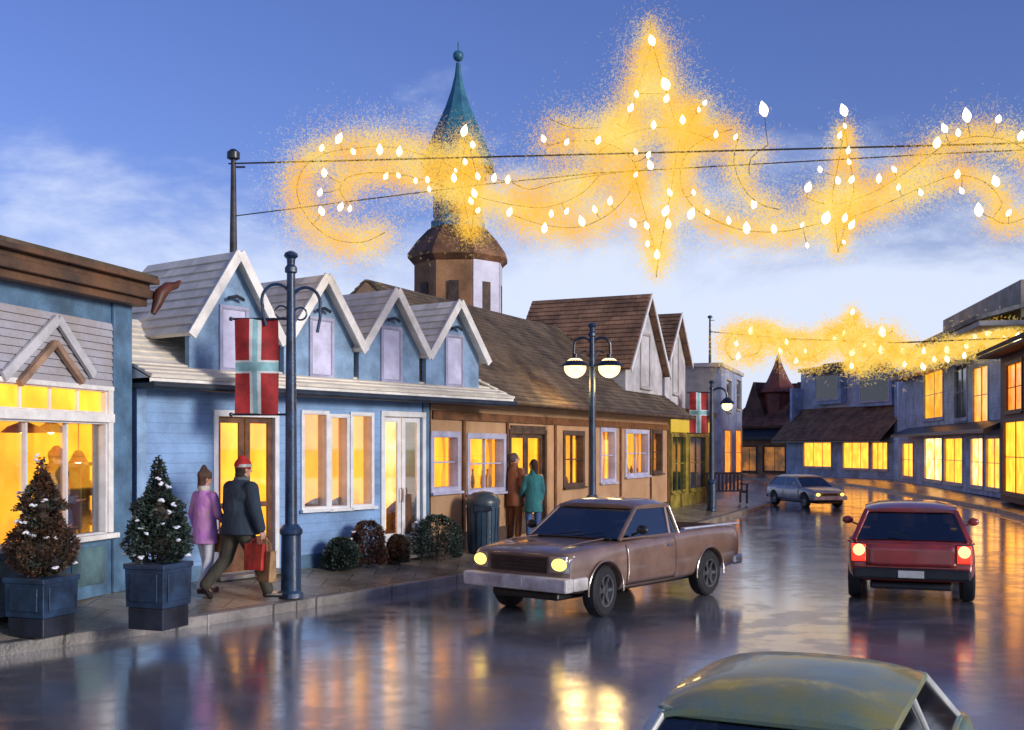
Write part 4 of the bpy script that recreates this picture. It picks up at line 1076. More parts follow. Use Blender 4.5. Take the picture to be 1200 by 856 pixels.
def banner(t, x0, x1, ztop, zbot, pole_x=0):
    s_ = -1 if x0 < pole_x else 1
    for z in (ztop, zbot):
        bar_ = MB(); bar_.tube([(pole_x, 0, z), (x0-.03 if s_ < 0 else x1+.03, 0, z)], .016, 8)
        bar_.ball((x0-.05 if s_ < 0 else x1+.05, 0, z), .03, 10, 8)
        bar_.build('banner_bar', NAVYD, t, smooth=30)
    def P(u, v, off=0):
        x = x0+(x1-x0)*u; z = zbot+(ztop-zbot)*v
        return Vector((x, .045*math.sin(u*6+v*3.2)*(1-abs(v-.5))-off, z))
    cross = lambda u, v: abs(u-.48) < .07 or abs(v-.50) < .045
    cw = lambda u, v: abs(u-.48) < .12 or abs(v-.50) < .075
    NU, NV = 26, 44
    def sheet(test, off):
        idx = {}; m = MB()
        def vid(i, j, o):
            if (i, j, o) not in idx: idx[(i, j, o)] = len(m.v); m.v.append(tuple(P(i/NU, j/NV)+Vector((0, o, 0))))
            return idx[(i, j, o)]
        cells = {(i, j) for i in range(NU) for j in range(NV) if test((i+.5)/NU, (j+.5)/NV)}
        for i, j in cells:
            m.f.append((vid(i,j,-off), vid(i+1,j,-off), vid(i+1,j+1,-off), vid(i,j+1,-off)))
            m.f.append((vid(i+1,j,off), vid(i,j,off), vid(i,j+1,off), vid(i+1,j+1,off)))
            for (di, dj, a, b) in ((-1,0,(0,0),(0,1)), (1,0,(1,1),(1,0)), (0,-1,(1,0),(0,0)), (0,1,(0,1),(1,1))):
                if (i+di, j+dj) not in cells: m.f.append((vid(i+a[0],j+a[1],-off), vid(i+b[0],j+b[1],-off), vid(i+b[0],j+b[1],off), vid(i+a[0],j+a[1],off)))
        return m
    cl = sheet(lambda u, v: True, .002).build('banner_cloth', BRED, t)
    wb_ = sheet(cw, .004).build('cross_border', BWHI, cl)
    sheet(cross, .006).build('cross', BTEAL, cl)
LP = at(341, 700, 15.2); LP.z = PZ(LP.x, LP.y); s1 = 15.2/FPX
l1 = post('street_lamp', LP, at(336, 297, 15.2).z-LP.z, 'tall navy lamp post with a red banner before the blue gabled shop', 'banner lamp posts')
zL = lambda py: at(0, py, 15.2).z-LP.z
# unlit scroll arms
arm = MB()
arm.tube([(0,0,zL(375))]+arc(-.20, zL(352), .20, 20, 200, rz=1.1)[0:]+[(-.385,0,zL(368)),(-.34,0,zL(382))], .022, 8)
arm.tube(arc(.2, zL(356), .20, 165, -10, rz=1.1)+[(.40,0,zL(372)),(.36,0,zL(390))], .022, 8)
arm.tube(arc(-.13, zL(366), .085, 30, 300), .014, 6); arm.tube(arc(.13, zL(368), .085, 150, -120), .014, 6)
arm.build('scroll_arm', NAVY, l1, smooth=True)
for sx in ():
    MB().lathe([(.04, .05), (.05, .02), (.12, -.05), (.155, -.09), (.15, -.10), (.05, -.05)], (sx, 0, zL(391)), 14).build('lamp_shade', NAVYD, l1, smooth=True)
banner(l1, (275-341)*s1, (326-341)*s1, zL(374), zL(486))

def twin(loc, h, lab, dd):
    t = post('street_lamp', loc, h, lab, 'twin headed lamp posts')
    s_ = dd/FPX; z = lambda py: at(0, py, dd).z-loc.z
    for sx in (-1, 1):
        a = MB(); cx = sx*11*s_
        a.tube([(0, 0, z(402))]+[(sx*(.0+q[0]), 0, q[2]) for q in arc(11*s_, z(405), 10*s_, 160, 0, rz=.9)]+[(sx*21.5*s_, 0, z(416))], .03, 8)
        a.tube([(sx*.04, 0, z(420)), (sx*7*s_, 0, z(411)), (sx*14*s_, 0, z(414))], .018, 6)
        a.build('scroll_arm', NAVYD, t, smooth=True)
        c = (sx*20*s_, 0, z(428))
        sh = MB().lathe([(.05, .24), (.06, .16), (.16, .10), (.27, .02), (.325, -.03), (.315, -.035), (.1, .05)], c, 18).build('lamp_shade', NAVYD, t, smooth=True)
        MB().ball((c[0], 0, c[2]-.06), (.24, .24, .22), 16, 12).build('lamp_globe', emis('lamp_globe_lit', (1, .74, .34), 1.7), sh, smooth=True)
        L = bpy.data.lights.new('lamp_light', 'POINT'); L.energy = 35; L.color = (1, .62, .22); L.shadow_soft_size = .2
        lo_ = bpy.data.objects.new('lamp_light', L); COL.objects.link(lo_); lo_.parent = t; lo_.location = (c[0], 0, c[2]-.4)
    return t
P2 = gd(694, 636, .15); P2 = Vector((P2.x, P2.y, PZ(P2.x, P2.y)))
twin(P2, at(0, 380, P2.y).z-P2.z, 'lamp post with two glowing bell lamps behind the brown pickup truck', P2.y)
P3 = at(834, 600, 35.4); P3.z = PZ(P3.x, P3.y)
l3 = post('street_lamp', P3, at(0, 447, 35.4).z-P3.z, 'distant slim lamp post with a small banner beside the dark bench', 'banner lamp posts')
s3 = 35.4/FPX; z3 = lambda py: at(0, py, 35.4).z-P3.z
banner(l3, -26*s3, -4*s3, z3(460), z3(508))
m = MB(); m.tube([(0,0,z3(466))]+arc(9*s3, z3(464), 9*s3, 170, 0)+[(18*s3, 0, z3(470))], .035, 8); m.build('scroll_arm', NAVYD, l3, smooth=True)
sh = MB().lathe([(.06, .16), (.22, .02), (.25, -.04), (.1, .04)], (18*s3, 0, z3(472)), 14).build('lamp_shade', NAVYD, l3, smooth=True)
MB().ball((18*s3, 0, z3(476)), (.17, .17, .15), 12, 10).build('lamp_globe', MATS['lamp_globe_lit'], sh, smooth=True)

# ------------------------------------------------------------------ bench
BN = gd(853, 588, .3); BN.z = PZ(BN.x, BN.y)
bn = thing('bench', BN, R(20), 'dark blue slatted bench standing on the pavement by the distant banner post', 'bench')
BW = mat('dark_teal_wood', (.02, .05, .07), .45, .2, 5)
m = MB(); [m.box(-.7, .7, -.22+k*.12, -.13+k*.12, .42, .46) for k in range(4)]; m.build('seat', BW, bn, bevel=.005)
m = MB(); [m.box(-.7+k*.155, -.63+k*.155, .26, .30, .46, 1.02) for k in range(10)]; m.box(-.74, .74, .25, .31, 1.02, 1.10); m.build('backrest', BW, bn, bevel=.005)
for sx in (-1, 1):
    m = MB(); m.box(sx*.66-.03, sx*.66+.03, -.22, -.16, 0, .66); m.box(sx*.66-.03, sx*.66+.03, .22, .28, 0, .5); m.box(sx*.66-.035, sx*.66+.035, -.26, .26, .66, .70); m.box(sx*.66-.025, sx*.66+.025, -.16, .22, .36, .41)
    m.build('leg', NAVYD, bn, bevel=.005)
# ------------------------------------------------------------------ litter bin
LBN = gd(566, 648, .25); LBN.z = PZ(LBN.x, LBN.y)
lb = thing('litter_bin', LBN, 0, 'dark blue round litter bin with a domed lid beside the brown pickup truck', 'litter bin')
BINM = mat('bin_blue', (.03, .065, .10), .35, .2, 3, .1)
MB().lathe([(.25, 0), (.27, .04), (.29, .5), (.30, .88), (.315, .90), (.315, .93)], seg=24).build('body', BINM, lb, smooth=30)
m = MB(); [m.box(.285+.0, .305, -.014, .014, .06, .86) for _ in ()]
for k in range(20):
    a = R(18*k); m.bar((.275*math.cos(a), .275*math.sin(a), .07), (.302*math.cos(a), .302*math.sin(a), .86), .022, .022, up=(math.cos(a), math.sin(a), .1))
m.build('slat', BINM, lb)
MB().lathe([(.325, .935), (.325, .97), (.28, 1.06), (.18, 1.13), (.06, 1.155), (.02, 1.16)], seg=24).build('lid', mat('bin_lid', (.05, .07, .08), .35, .2, 3), lb, smooth=30)
m = MB(); m.box(-.16, .16, -.335, -.30, .80, .89); m.build('opening', NAVYD, lb)

# ------------------------------------------------------------------ plants
LEAFD = mat('dark_foliage', (.024, .04, .026), .6, .4, 4, col2=(.10, .035, .015))
LEAFG = mat('green_foliage', (.035, .06, .04), .6, .4, 6, col2=(.015, .028, .022))
LEAFR = mat('red_brown_foliage', (.11, .035, .018), .6, .4, 6, col2=(.03, .022, .014))
BARK = mat('bark', (.07, .045, .03), .8, .3, 8, .4)
SNOW = mat('snow', (.80, .82, .86), .6, .04, 6, .2)
def leaves(prof, n, size, seed, squash=1.0):
    """prof(t)->radius, t 0..1 of height; returns leaf mesh builder, unit z given by prof.h"""
    rnd = random.Random(seed); m = MB()
    while n > 0:
        z, r, h = prof(rnd)
        a = rnd.uniform(0, 2*math.pi)
        lump = 1+.42*noise.noise(Vector((math.cos(a)*2.0, math.sin(a)*2.0, z*4.2+seed)))+.16*noise.noise(Vector((math.cos(a)*6, math.sin(a)*6, z*11+seed)))
        q = max(rnd.random(), rnd.random())**.45*r*lump
        c = Vector((q*math.cos(a), q*math.sin(a)*squash, z))
        if noise.noise(c*4.5+Vector((seed, 0, 0))) < -.42 and q > .5*r: n -= 1; continue
        out = Vector((math.cos(a), math.sin(a), rnd.uniform(-.3, .6))).normalized()
        d = (out+Vector((rnd.gauss(0,.55), rnd.gauss(0,.55), rnd.gauss(0,.55)))).normalized()
        s_ = d.cross(Vector((rnd.gauss(0,1), rnd.gauss(0,1), rnd.gauss(0,1)))).normalized()
        L = size*rnd.uniform(.6, 1.5); w = L*.34
        m.quad(c-d*L*.4, c+s_*w, c+d*L, c-s_*w); n -= 1
    return m
def snowclumps(spots, size, seed, parent):
    rnd = random.Random(seed)
    for c in spots:
        m = MB()
        for k in range(rnd.randint(2, 4)):
            q = Vector(c)+Vector((rnd.gauss(0, size*.45), rnd.gauss(0, size*.4), rnd.gauss(0, size*.25)))
            m.ball(q, (size*rnd.uniform(.7, 1.1), size*rnd.uniform(.6, 1), size*rnd.uniform(.3, .5)), 8, 6, Matrix.Rotation(rnd.uniform(-.8, .8), 3, 'Y'))
        m.build('snow_patch', SNOW, parent, smooth=True)
PLB = mat('planter_blue', (.022, .05, .105), .4, .3, 3, .2)
PLD = mat('planter_base_dark', (.022, .026, .04), .35, .3, 3)
def potted(loc, w, hp, tiers, lab, seed, snow, leafm):
    t = thing('potted_tree', loc, R(-20), lab, 'potted tree', 'snow flecked trees in blue planters')
    hw = w/2
    m = MB(); hb = hp*.34
    m.hexa([(-hw*.96,-hw*.96,hb),(hw*.96,-hw*.96,hb),(hw*.96,hw*.96,hb),(-hw*.96,hw*.96,hb),(-hw,-hw,hp),(hw,-hw,hp),(hw,hw,hp),(-hw,hw,hp)])
    for s_ in (-1, 1):
        m.box(-hw*.7, hw*.7, s_*hw*1.01-.008, s_*hw*1.01+.008, hb+.07, hp-.09); m.box(s_*hw*1.01-.008, s_*hw*1.01+.008, -hw*.7, hw*.7, hb+.07, hp-.09)
    pl = m.build('planter', PLB, t, bevel=.012)
    MB().box(-hw*1.05, hw*1.05, -hw*1.05, hw*1.05, hp-.05, hp+.01).build('rim', PLB, pl, bevel=.01)
    MB().box(-hw*.9, hw*.9, -hw*.9, hw*.9, 0, hb-.003).build('planter_base', PLD, t, bevel=.012)
    H_ = max(z+rz for z, r, rz, k in tiers)
    MB().tube([(0,0,hp-.1),(.02,0,hp+.2),(0,.01,H_-.25),(0,0,H_-.05)], [.035,.03,.02,.008], 8).build('trunk', BARK, t, smooth=True)
    tw_ = [r*r*rz for z, r, rz, k in tiers]
    def prof(rnd):
        i = rnd.choices(range(len(tiers)), tw_)[0]; zc_, r, rz, kind = tiers[i]
        if kind == 'cone':
            u = 1-math.sqrt(rnd.random()); z = zc_-rz+2*rz*u; return z, r*(1-u)**.85+.015, 0
        u = rnd.uniform(-1, 1); return zc_+rz*u, r*math.sqrt(max(0, 1-u*u))+.02, 0
    leaves(prof, 15000, .03, seed).build('crown', leafm, t, keep=True)
    core = MB()
    for zc_, r, rz, kind in tiers:
        if kind == 'cone': core.lathe([(r*.45, zc_-rz*.9), (r*.2, zc_+rz*.2), (.01, zc_+rz*.8)], seg=10)
        else: core.ball((0, 0, zc_), (r*.55, r*.55, rz*.6), 12, 8)
    core.build('inner_twigs', BARK, t, smooth=True)
    snowclumps(snow, .03, seed, t)
    return t
T1 = gd(49, 742, .16); T1.z = PZ(T1.x, T1.y); d1 = T1.y; q1 = lambda py: at(0, py, d1).z-T1.z; w1 = lambda px: px*d1/FPX
def sp(px0, ls_, zf, dd, wf=.0):
    out = []
    for px, py, r in ls_: out.append(((px-px0)*dd/FPX, -wf*r, zf(py)))
    return out
def ringsnow(px0, pts, zf, dd):
    pts = [(x, y, r*.9) for x, y, r in pts] # place clumps on the side of the crown facing the street
    o = []
    a = -R(-20)
    for px, py, r in pts:
        xw = (px-px0)*dd/FPX; rr = r*dd/FPX; yw = -math.sqrt(max(.0, rr*rr-xw*xw))*.98
        o.append((xw*math.cos(a)-yw*math.sin(a), xw*math.sin(a)+yw*math.cos(a), zf(py)))
    return o
potted(T1, w1(57), q1(676), [(q1(642), w1(35), w1(33), 'ball'), (q1(604), w1(31), w1(24), 'cone'), (q1(574), w1(26), w1(24), 'cone'), (q1(556), w1(11), w1(22), 'cone')],
       'tiered dark potted evergreen flecked with snow before the golden window, leftmost planter', 3,
       ringsnow(46, [(20,578,24),(18,583,24),(27,609,30),(34,611,30),(42,622,34),(48,626,34),(62,628,34),(70,628,36),(58,586,26),(47,592,28),(16,650,36),(84,660,40),(72,663,40),(3,642,42),(41,534,4),(40,540,5)], q1, d1), LEAFD)
T2 = gd(186, 737, .2); T2.z = PZ(T2.x, T2.y); d2 = T2.y; q2 = lambda py: at(0, py, d2).z-T2.z; w2 = lambda px: px*d2/FPX
potted(T2, w2(54), q2(660), [(q2(632), w2(34), w2(32), 'ball'), (q2(606), w2(28), w2(27), 'ball'), (q2(575), w2(21), w2(42), 'cone')],
       'rounder potted evergreen with a pointed top and snow flecks beside the woman in purple', 5,
       ringsnow(181, [(160,605,34),(163,609,34),(170,618,36),(176,622,36),(188,566,20),(196,570,24),(190,585,26),(203,592,28),(199,600,30),(206,617,34),(193,612,32),(211,632,40),(146,648,42),(148,640,42),(162,648,38),(171,650,38),(186,560,20),(218,650,44),(150,625,40)], q2, d2), LEAFG)
def shrub(px, py, wpx, hpx, zg, lab, seed, m_, col_frac=None, snow=()):
    u_ = FB.x(px, -.42); P_ = FB.A+FB.u*u_+Vector((FB.u.y, -FB.u.x, 0))*.42; P_.z = PZ(P_.x, P_.y); dd = P_.y; s_ = dd/FPX
    t = thing('shrub', P_, 0, lab, 'shrub', 'shrubs against the shop fronts')
    H_ = hpx*s_; W_ = wpx*s_/2
    def prof(rnd):
        u = rnd.random(); return .04+H_*u, W_*math.sqrt(max(0.02, 1-(u*1.02-.32)**2/.5))+.01, 0
    leaves(prof, 6500, .03, seed, .75).build('foliage', m_, t, keep=True)
    m = MB(); rnd = random.Random(seed)
    for k in range(7):
        a = rnd.uniform(0, 6.28); m.tube([(0,0,0), (math.cos(a)*W_*.3, math.sin(a)*W_*.25, H_*.45), (math.cos(a)*W_*.6, math.sin(a)*W_*.5, H_*.85)], [.016, .012, .005], 6)
    m.build('stem', BARK, t)
    if snow: snowclumps([((x-px)*s_, -W_*.6, (py-y)*s_) for x, y in snow], .026, seed, t)
    return t
shrub(431, 655, 44, 52, .28, 'reddish brown round shrub with a snowy edge beside the white framed door', 11, LEAFR, snow=((416,612),(413,620)))
shrub(400, 660, 40, 36, .28, 'low dark green shrub spreading under the three tall windows', 12, LEAFG)
shrub(466, 650, 26, 32, .28, 'small dark shrub squeezed between the reddish shrub and the white framed door', 14, LEAFD)
shrub(512, 645, 58, 50, .28, 'wide dark green shrub between the white framed door and the litter bin', 13, LEAFG, snow=((490,600),(498,594)))
# ------------------------------------------------------------------ people
SKIN = mat('skin', (.45, .24, .16), .55, .1, 6)
SKIN2 = mat('skin_warm_light', (.50, .27, .17), .55, .1, 6)
def cloth(name, c, c2=None, rough=.85): return mat(name, c, rough, .22, 7, .9, 11, col2=c2, stretch=(1, 1, .55))
def fuse(name, mb, m, parent, vox=.012, it=4, disp=0):
    mods = [('REMESH', dict(mode='VOXEL', voxel_size=vox)), ('SMOOTH', dict(factor=.5, iterations=it))]
    return bake(name, mb, mods, m, parent, smooth=True, weld=False)
def person(loc, rz, H, lab, J, wear, vox=.012, skin=None, bulk=1.0, legw=1.0):
    """J: joints in metres of a 1.75 m body facing +Y; wear: dict of clothes materials"""
    t = thing('person', loc, rz, lab, 'person', None, H/1.75)
    V = {k: Vector(v) for k, v in J.items()}
    b = MB(); hd = V['head']; nk = V['neck']
    fwd = V.get('look', Vector((0, 1, 0))).normalized(); Mh = fwd.to_track_quat('Y', 'Z').to_matrix()
    def h(x, y, z): return hd + Mh @ Vector((x, y, z))
    # head with brow, nose, lips, chin and ears at about half the head height
    b.ball(h(0, -.008, .02), (.074, .094, .098), 20, 14); b.ball(h(0, .022, -.055), (.052, .062, .06), 16, 12); b.ball(h(0, .05, -.09), (.025, .025, .02), 10, 8)
    b.capsule(h(0, .088, .012), h(0, .108, -.024), .010, .015, 8); b.ball(h(0, .082, -.055), (.024, .014, .010), 10, 6)
    for s_ in (-1, 1): b.ball(h(s_*.077, -.006, -.004), (.010, .018, .030), 8, 8); b.ball(h(s_*.03, .072, .034), (.022, .018, .010), 8, 6)
    b.capsule(nk-Vector((0,0,.05)), h(0, -.01, -.05), .055, .05)
    b.capsule(V['chest'], nk-Vector((0,0,.03)), .095, .06); b.capsule(V['pelvis'], V['chest'], .105, .10)
    for s_ in 'lr':
        b.capsule(V['chest']+Vector((0,0,.09)), V['sh_'+s_], .08, .055)
        b.capsule(V['sh_'+s_], V['el_'+s_], .052, .038); b.capsule(V['el_'+s_], V['wr_'+s_], .037, .025)
        b.capsule(V['hip_'+s_], V['kn_'+s_], .085, .055); b.capsule(V['kn_'+s_], V['an_'+s_], .055, .036)
        fd = (V['toe_'+s_]-V['an_'+s_]); b.capsule(V['an_'+s_], V['toe_'+s_]-fd*.1, .038, .03)
        # hand: palm, four unequal curled fingers, a thumb from the side near the wrist
        w = V['wr_'+s_]; d = (w-V['el_'+s_]).normalized(); fw = Vector((0, 1, 0)); sd_ = d.cross(fw)
        if sd_.length < .3: sd_ = Vector((1, 0, 0))
        sd_.normalize(); ff = sd_.cross(d).normalized()     # ff: across the knuckles
        if ff.y < 0: ff = -ff
        inn = sd_ if (sd_.x < 0) == (s_ == 'r') else -sd_   # towards the body
        p1 = w+d*.075
        b.capsule(w+d*.01, p1+ff*.0, .022, .020); b.capsule(w+d*.02+ff*.018, p1+ff*.025, .016, .014); b.capsule(w+d*.02-ff*.018, p1-ff*.027, .016, .013)
        for k, ln in enumerate((.070, .078, .072, .056)):
            o_ = ff*(.030-.019*k); a = p1+o_; m_ = a+d*ln*.5+inn*.008; e = m_+d*ln*.35+inn*ln*.36
            b.capsule(a, m_, .0095, .0088, 8); b.capsule(m_, e, .0088, .0072, 8)
        a = w+d*.03+ff*.024; m_ = a+d*.028+ff*.026+inn*.006; b.capsule(a, m_, .012, .0105, 8); b.capsule(m_, m_+d*.034+ff*.006+inn*.01, .0105, .0085, 8)
    body = fuse('body', b, skin or SKIN, t, min(vox, .011), 2)
    e = MB()
    for s_ in (-1, 1): e.ball(h(s_*.030, .079, .014), (.013, .010, .008), 10, 8)
    e.build('eyes', DARKG, body, smooth=True)
    B = bulk
    if 'jacket' in wear:
        j = MB(); low = V['pelvis']+Vector((0, 0, wear.get('hem', -.06)))
        j.capsule(V['pelvis']*.4+V['chest']*.6, V['chest']+Vector((0,0,.10)), .15*B, .13*B); 
        Me = Matrix.Diagonal((1, .84, 1)); zl = (low-V['chest']).z; j.lathe([(.20*B, zl-.06), (.21*B, zl-.05), (.175*B, -.20), (.16*B, -.05), (.12*B, .02)], V['chest'], 24, Me)
        j.ball(V['chest']+Vector((0, -.01, .05)), (.185*B, .125*B, .16), 18, 12); 
        j.capsule(nk-Vector((0,0,.06)), nk+Vector((0,.0,.0)), .10, .078)
        for s_ in 'lr':
            j.capsule(V['chest']+Vector((0,0,.12)), V['sh_'+s_]-Vector((0,0,.02)), .085, .070*B)
            j.capsule(V['sh_'+s_]-Vector((0,0,.02)), V['el_'+s_], .069*B, .058*B); cuff = V['el_'+s_].lerp(V['wr_'+s_], .93)
            j.capsule(V['el_'+s_], cuff, .060*B, .048*B)
        jo = fuse('jacket', j, wear['jacket'], t, vox)
        if 'collar' in wear: MB().lathe([(.085, -.03), (.095, .0), (.088, .04), (.075, .035), (.075, -.02)], nk+Vector((0,-.005,0)), 16).build('collar', wear['collar'], jo, smooth=True)
        if 'belt' in wear: fuse('belt', MB().ball(V['pelvis']+Vector((0,0,.10)), (.165*B, .135*B, .03), 16, 8), wear['belt'], jo, vox)
    if 'trousers' in wear:
        j = MB(); j.ball(V['pelvis']+Vector((0,0,-.01)), (.155, .105, .12), 16, 12)
        for s_ in 'lr':
            j.capsule(V['hip_'+s_], V['kn_'+s_], .106*legw, .075*legw); j.capsule(V['kn_'+s_], V['an_'+s_]+Vector((0,0,.03)), .074*legw, .062*legw)
        fuse('trousers', j, wear['trousers'], t, vox)
    if 'shoes' in wear:
        for s_ in 'lr':
            j = MB(); a, q = V['an_'+s_], V['toe_'+s_]; d = (q-a); 
            j.capsule(a+Vector((0,0,.05)), a-Vector((0,0,.02)), .048, .046); j.capsule(a-Vector((0,0,.035))-d*.15, q-Vector((0,0,.0)), .042, .036)
            fuse('shoe', j, wear['shoes'], t, vox)
    if 'hair' in wear:
        j = MB(); j.ball(h(0, -.022, .032), (.086, .096, .102), 18, 12)
        for k in range(wear.get('hairlen', 2)): j.ball(h(0, -.05-.004*k, -.02-.05*k), (.075-.004*k, .055, .05), 14, 10)
        fuse('hair', j, wear['hair'], t, vox)
    if 'hat' in wear:
        j = MB(); j.ball(h(0, -.012, .055), (.098, .112, .090), 18, 12); j.ball(h(.0, -.02, .13), (.055, .06, .045), 12, 8)
        ho = fuse('hat', j, wear['hat'], t, vox)
        if 'brim' in wear: MB().lathe([(.092, -.018), (.108, -.012), (.108, .022), (.094, .026)], h(0, -.010, .042), 18).build('hat_cuff', wear['brim'], ho, smooth=True)
        if 'point' in wear: MB().lathe([(.055, 0), (.04, .03), (.022, .055), (.006, .065)], h(0, -.02, .14), 12).build('hat_peak', wear['hat'], ho, smooth=True)
    return t, V
def stand(**kw):
    J = dict(pelvis=(0,0,.94), chest=(0,.005,1.26), neck=(0,-.005,1.50), head=(0,.012,1.635), sh_l=(-.185,0,1.42), sh_r=(.185,0,1.42),
             el_l=(-.235,-.02,1.14), el_r=(.235,-.02,1.14), wr_l=(-.23,.07,.90), wr_r=(.23,.07,.90), hip_l=(-.09,0,.92), hip_r=(.09,0,.92),
             kn_l=(-.095,.02,.50), kn_r=(.095,.02,.50), an_l=(-.10,-.01,.085), an_r=(.10,-.01,.085), toe_l=(-.12,.17,.04), toe_r=(.12,.17,.04))
    J.update(kw); return J
walk_dir = math.atan2(.805, .594)-math.pi/2
# man in navy jacket, mid stride, back to the viewer
MP = at(279, 695, 14.7); MP.z = PZ(MP.x, MP.y)
navyj = cloth('navy_jacket', (.012, .022, .04), (.022, .04, .062)); dk = cloth('dark_trousers', (.035, .033, .026), (.06, .052, .035))
man, VM = person(MP, walk_dir-R(2), 1.9, 'man in a navy jacket and red hat striding past the blue shop door',
    stand(pelvis=(0,0,.90), chest=(-.0,.04,1.23), neck=(0,.055,1.47), head=(0,.085,1.60), sh_l=(-.20,.04,1.39), sh_r=(.20,.04,1.39),
          el_l=(-.29,.08,1.12), wr_l=(-.22,.26,1.02), el_r=(.30,.02,1.12), wr_r=(.36,.06,.88),
          hip_l=(-.09,0,.88), hip_r=(.09,0,.88), kn_l=(-.16,-.06,.50), an_l=(-.24,-.30,.18), toe_l=(-.25,-.22,.05), kn_r=(.17,.16,.50), an_r=(.24,.26,.10), toe_r=(.29,.42,.06),
          look=(.15, 1, -.02)),
    dict(jacket=navyj, hem=-.03, collar=cloth('grey_collar', (.10, .12, .14)), trousers=dk, shoes=cloth('dark_shoes', (.02, .015, .012), rough=.4), hair=cloth('brown_hair', (.035, .02, .012)), hairlen=2,
         hat=cloth('red_knit', (.55, .02, .015)), brim=cloth('white_knit', (.62, .6, .56))), bulk=1.34, legw=1.16)
def world_pt(t, v): return Matrix.Translation(t.location) @ Matrix.Rotation(t.rotation_euler.z, 4, 'Z') @ (Vector(v)*t.scale.x)
def bag(name, P, w, d, h, hh, m_, rz, lab, cat='bag', strap=None, group=None):
    """P: point where the handles are held"""
    t = thing(name, P-Vector((0, 0, hh+h)), rz, lab, cat, group)
    q = MB(); k = .93
    q.hexa([(-w/2*k,-d/2,0),(w/2*k,-d/2,0),(w/2*k,d/2,0),(-w/2*k,d/2,0),(-w/2,-d/2*.7,h),(w/2,-d/2*.7,h),(w/2,d/2*.7,h),(-w/2,d/2*.7,h)])
    bo = q.build('bag_body', m_, t, bevel=.012)
    q = MB(); q.box(-w/2*1.01, w/2*1.01, -d/2*.74, d/2*.74, h-.03, h+.006); q.build('top_fold', m_, bo, bevel=.004)
    for s_ in (-1, 1):
        q = MB(); q.tube([(-w*.22, s_*d*.3, h-.02), (-w*.15, s_*d*.2, h+hh*.6), (0, 0, h+hh), (w*.15, s_*d*.2, h+hh*.6), (w*.22, s_*d*.3, h-.02)], .007, 6)
        q.build('handle', strap or m_, t, smooth=True)
    return t
hr = world_pt(man, VM['wr_r']+Vector((.0,.01,-.10)))
bag('shopping_bag', hr+Vector((-.07,-.02,0)), .30, .14, .34, .08, cloth('red_paper_bag', (.42, .03, .02), rough=.5), walk_dir+R(10), 'red shopping bag in the right hand of the man in the red hat')
bag('shopping_bag', hr+Vector((.07,-.03,0)), .30, .13, .40, .17, cloth('kraft_paper', (.34, .20, .085), rough=.7), walk_dir-R(5), 'brown paper shopping bag hanging lower beside the red one')
# woman in purple
WP = at(240, 692, 14.9); WP.z = PZ(WP.x, WP.y)
wom, VW = person(WP, walk_dir+R(6), 1.66, 'woman in a purple coat and pale trousers walking beside the man in the red hat',
    stand(kn_l=(-.08,.10,.50), an_l=(-.09,.15,.085), toe_l=(-.10,.33,.04), kn_r=(.085,.0,.50), an_r=(.09,-.16,.10), toe_r=(.09,.01,.045), el_r=(.235,.03,1.14), wr_r=(.16,.22,1.02), sh_l=(-.165,0,1.41), sh_r=(.165,0,1.41), look=(.4,1,0)),
    dict(jacket=cloth('purple_coat', (.46, .17, .56), (.52, .28, .40)), hem=-.16, collar=cloth('pale_scarf', (.55, .50, .42)), trousers=cloth('pale_trousers', (.72, .68, .70), (.56, .60, .70)), shoes=cloth('brown_boots', (.10, .05, .04)),
         hair=cloth('chestnut_hair', (.085, .04, .022)), hairlen=3, hat=cloth('brown_knit', (.10, .055, .035)), point=1), bulk=.98, legw=.92)
wb = world_pt(wom, VW['wr_r']+Vector((.0,-.06,-.06)))
bag('handbag', wb+Vector((.03,-.06,.0)), .32, .14, .24, .10, cloth('tan_leather', (.28, .13, .03), rough=.5), walk_dir, 'tan leather handbag on the arm of the woman in purple', 'handbag')
# couple at the tan building's door
CP1 = at(625, 632, 22.6); CP1.z = PZ(CP1.x, CP1.y)
person(CP1, R(15), 1.72, 'dark haired woman in a teal coat and blue jeans before the lit doorway',
    stand(sh_l=(-.155,0,1.40), sh_r=(.155,0,1.40), el_r=(.20,-.01,1.14), wr_r=(.20,.07,.92), el_l=(-.21,.02,1.16), wr_l=(-.24,.14,.98), look=(-.5,.8,0)),
    dict(jacket=cloth('teal_coat', (.02, .17, .17), (.015, .10, .12)), hem=-.22, trousers=cloth('blue_jeans', (.04, .10, .25)), shoes=cloth('dark_shoes', (.02,.015,.012)), hair=cloth('black_brown_hair', (.03, .014, .008)), hairlen=4), vox=.016, bulk=.95, legw=.9)
CP2 = at(603, 632, 22.8); CP2.z = PZ(CP2.x, CP2.y)
person(CP2, R(-40), 1.80, 'grey haired man in a rust brown coat beside the woman in teal',
    stand(el_l=(-.25,-.04,1.15), wr_l=(-.25,.02,.92), look=(.4,.9,0)),
    dict(jacket=cloth('rust_coat', (.24, .085, .035), (.16, .06, .03)), hem=-.18, trousers=cloth('rust_trousers', (.20, .075, .025)), shoes=cloth('dark_shoes', (.02,.015,.012)), hair=cloth('grey_hair', (.12, .09, .09)), hairlen=1), vox=.016)
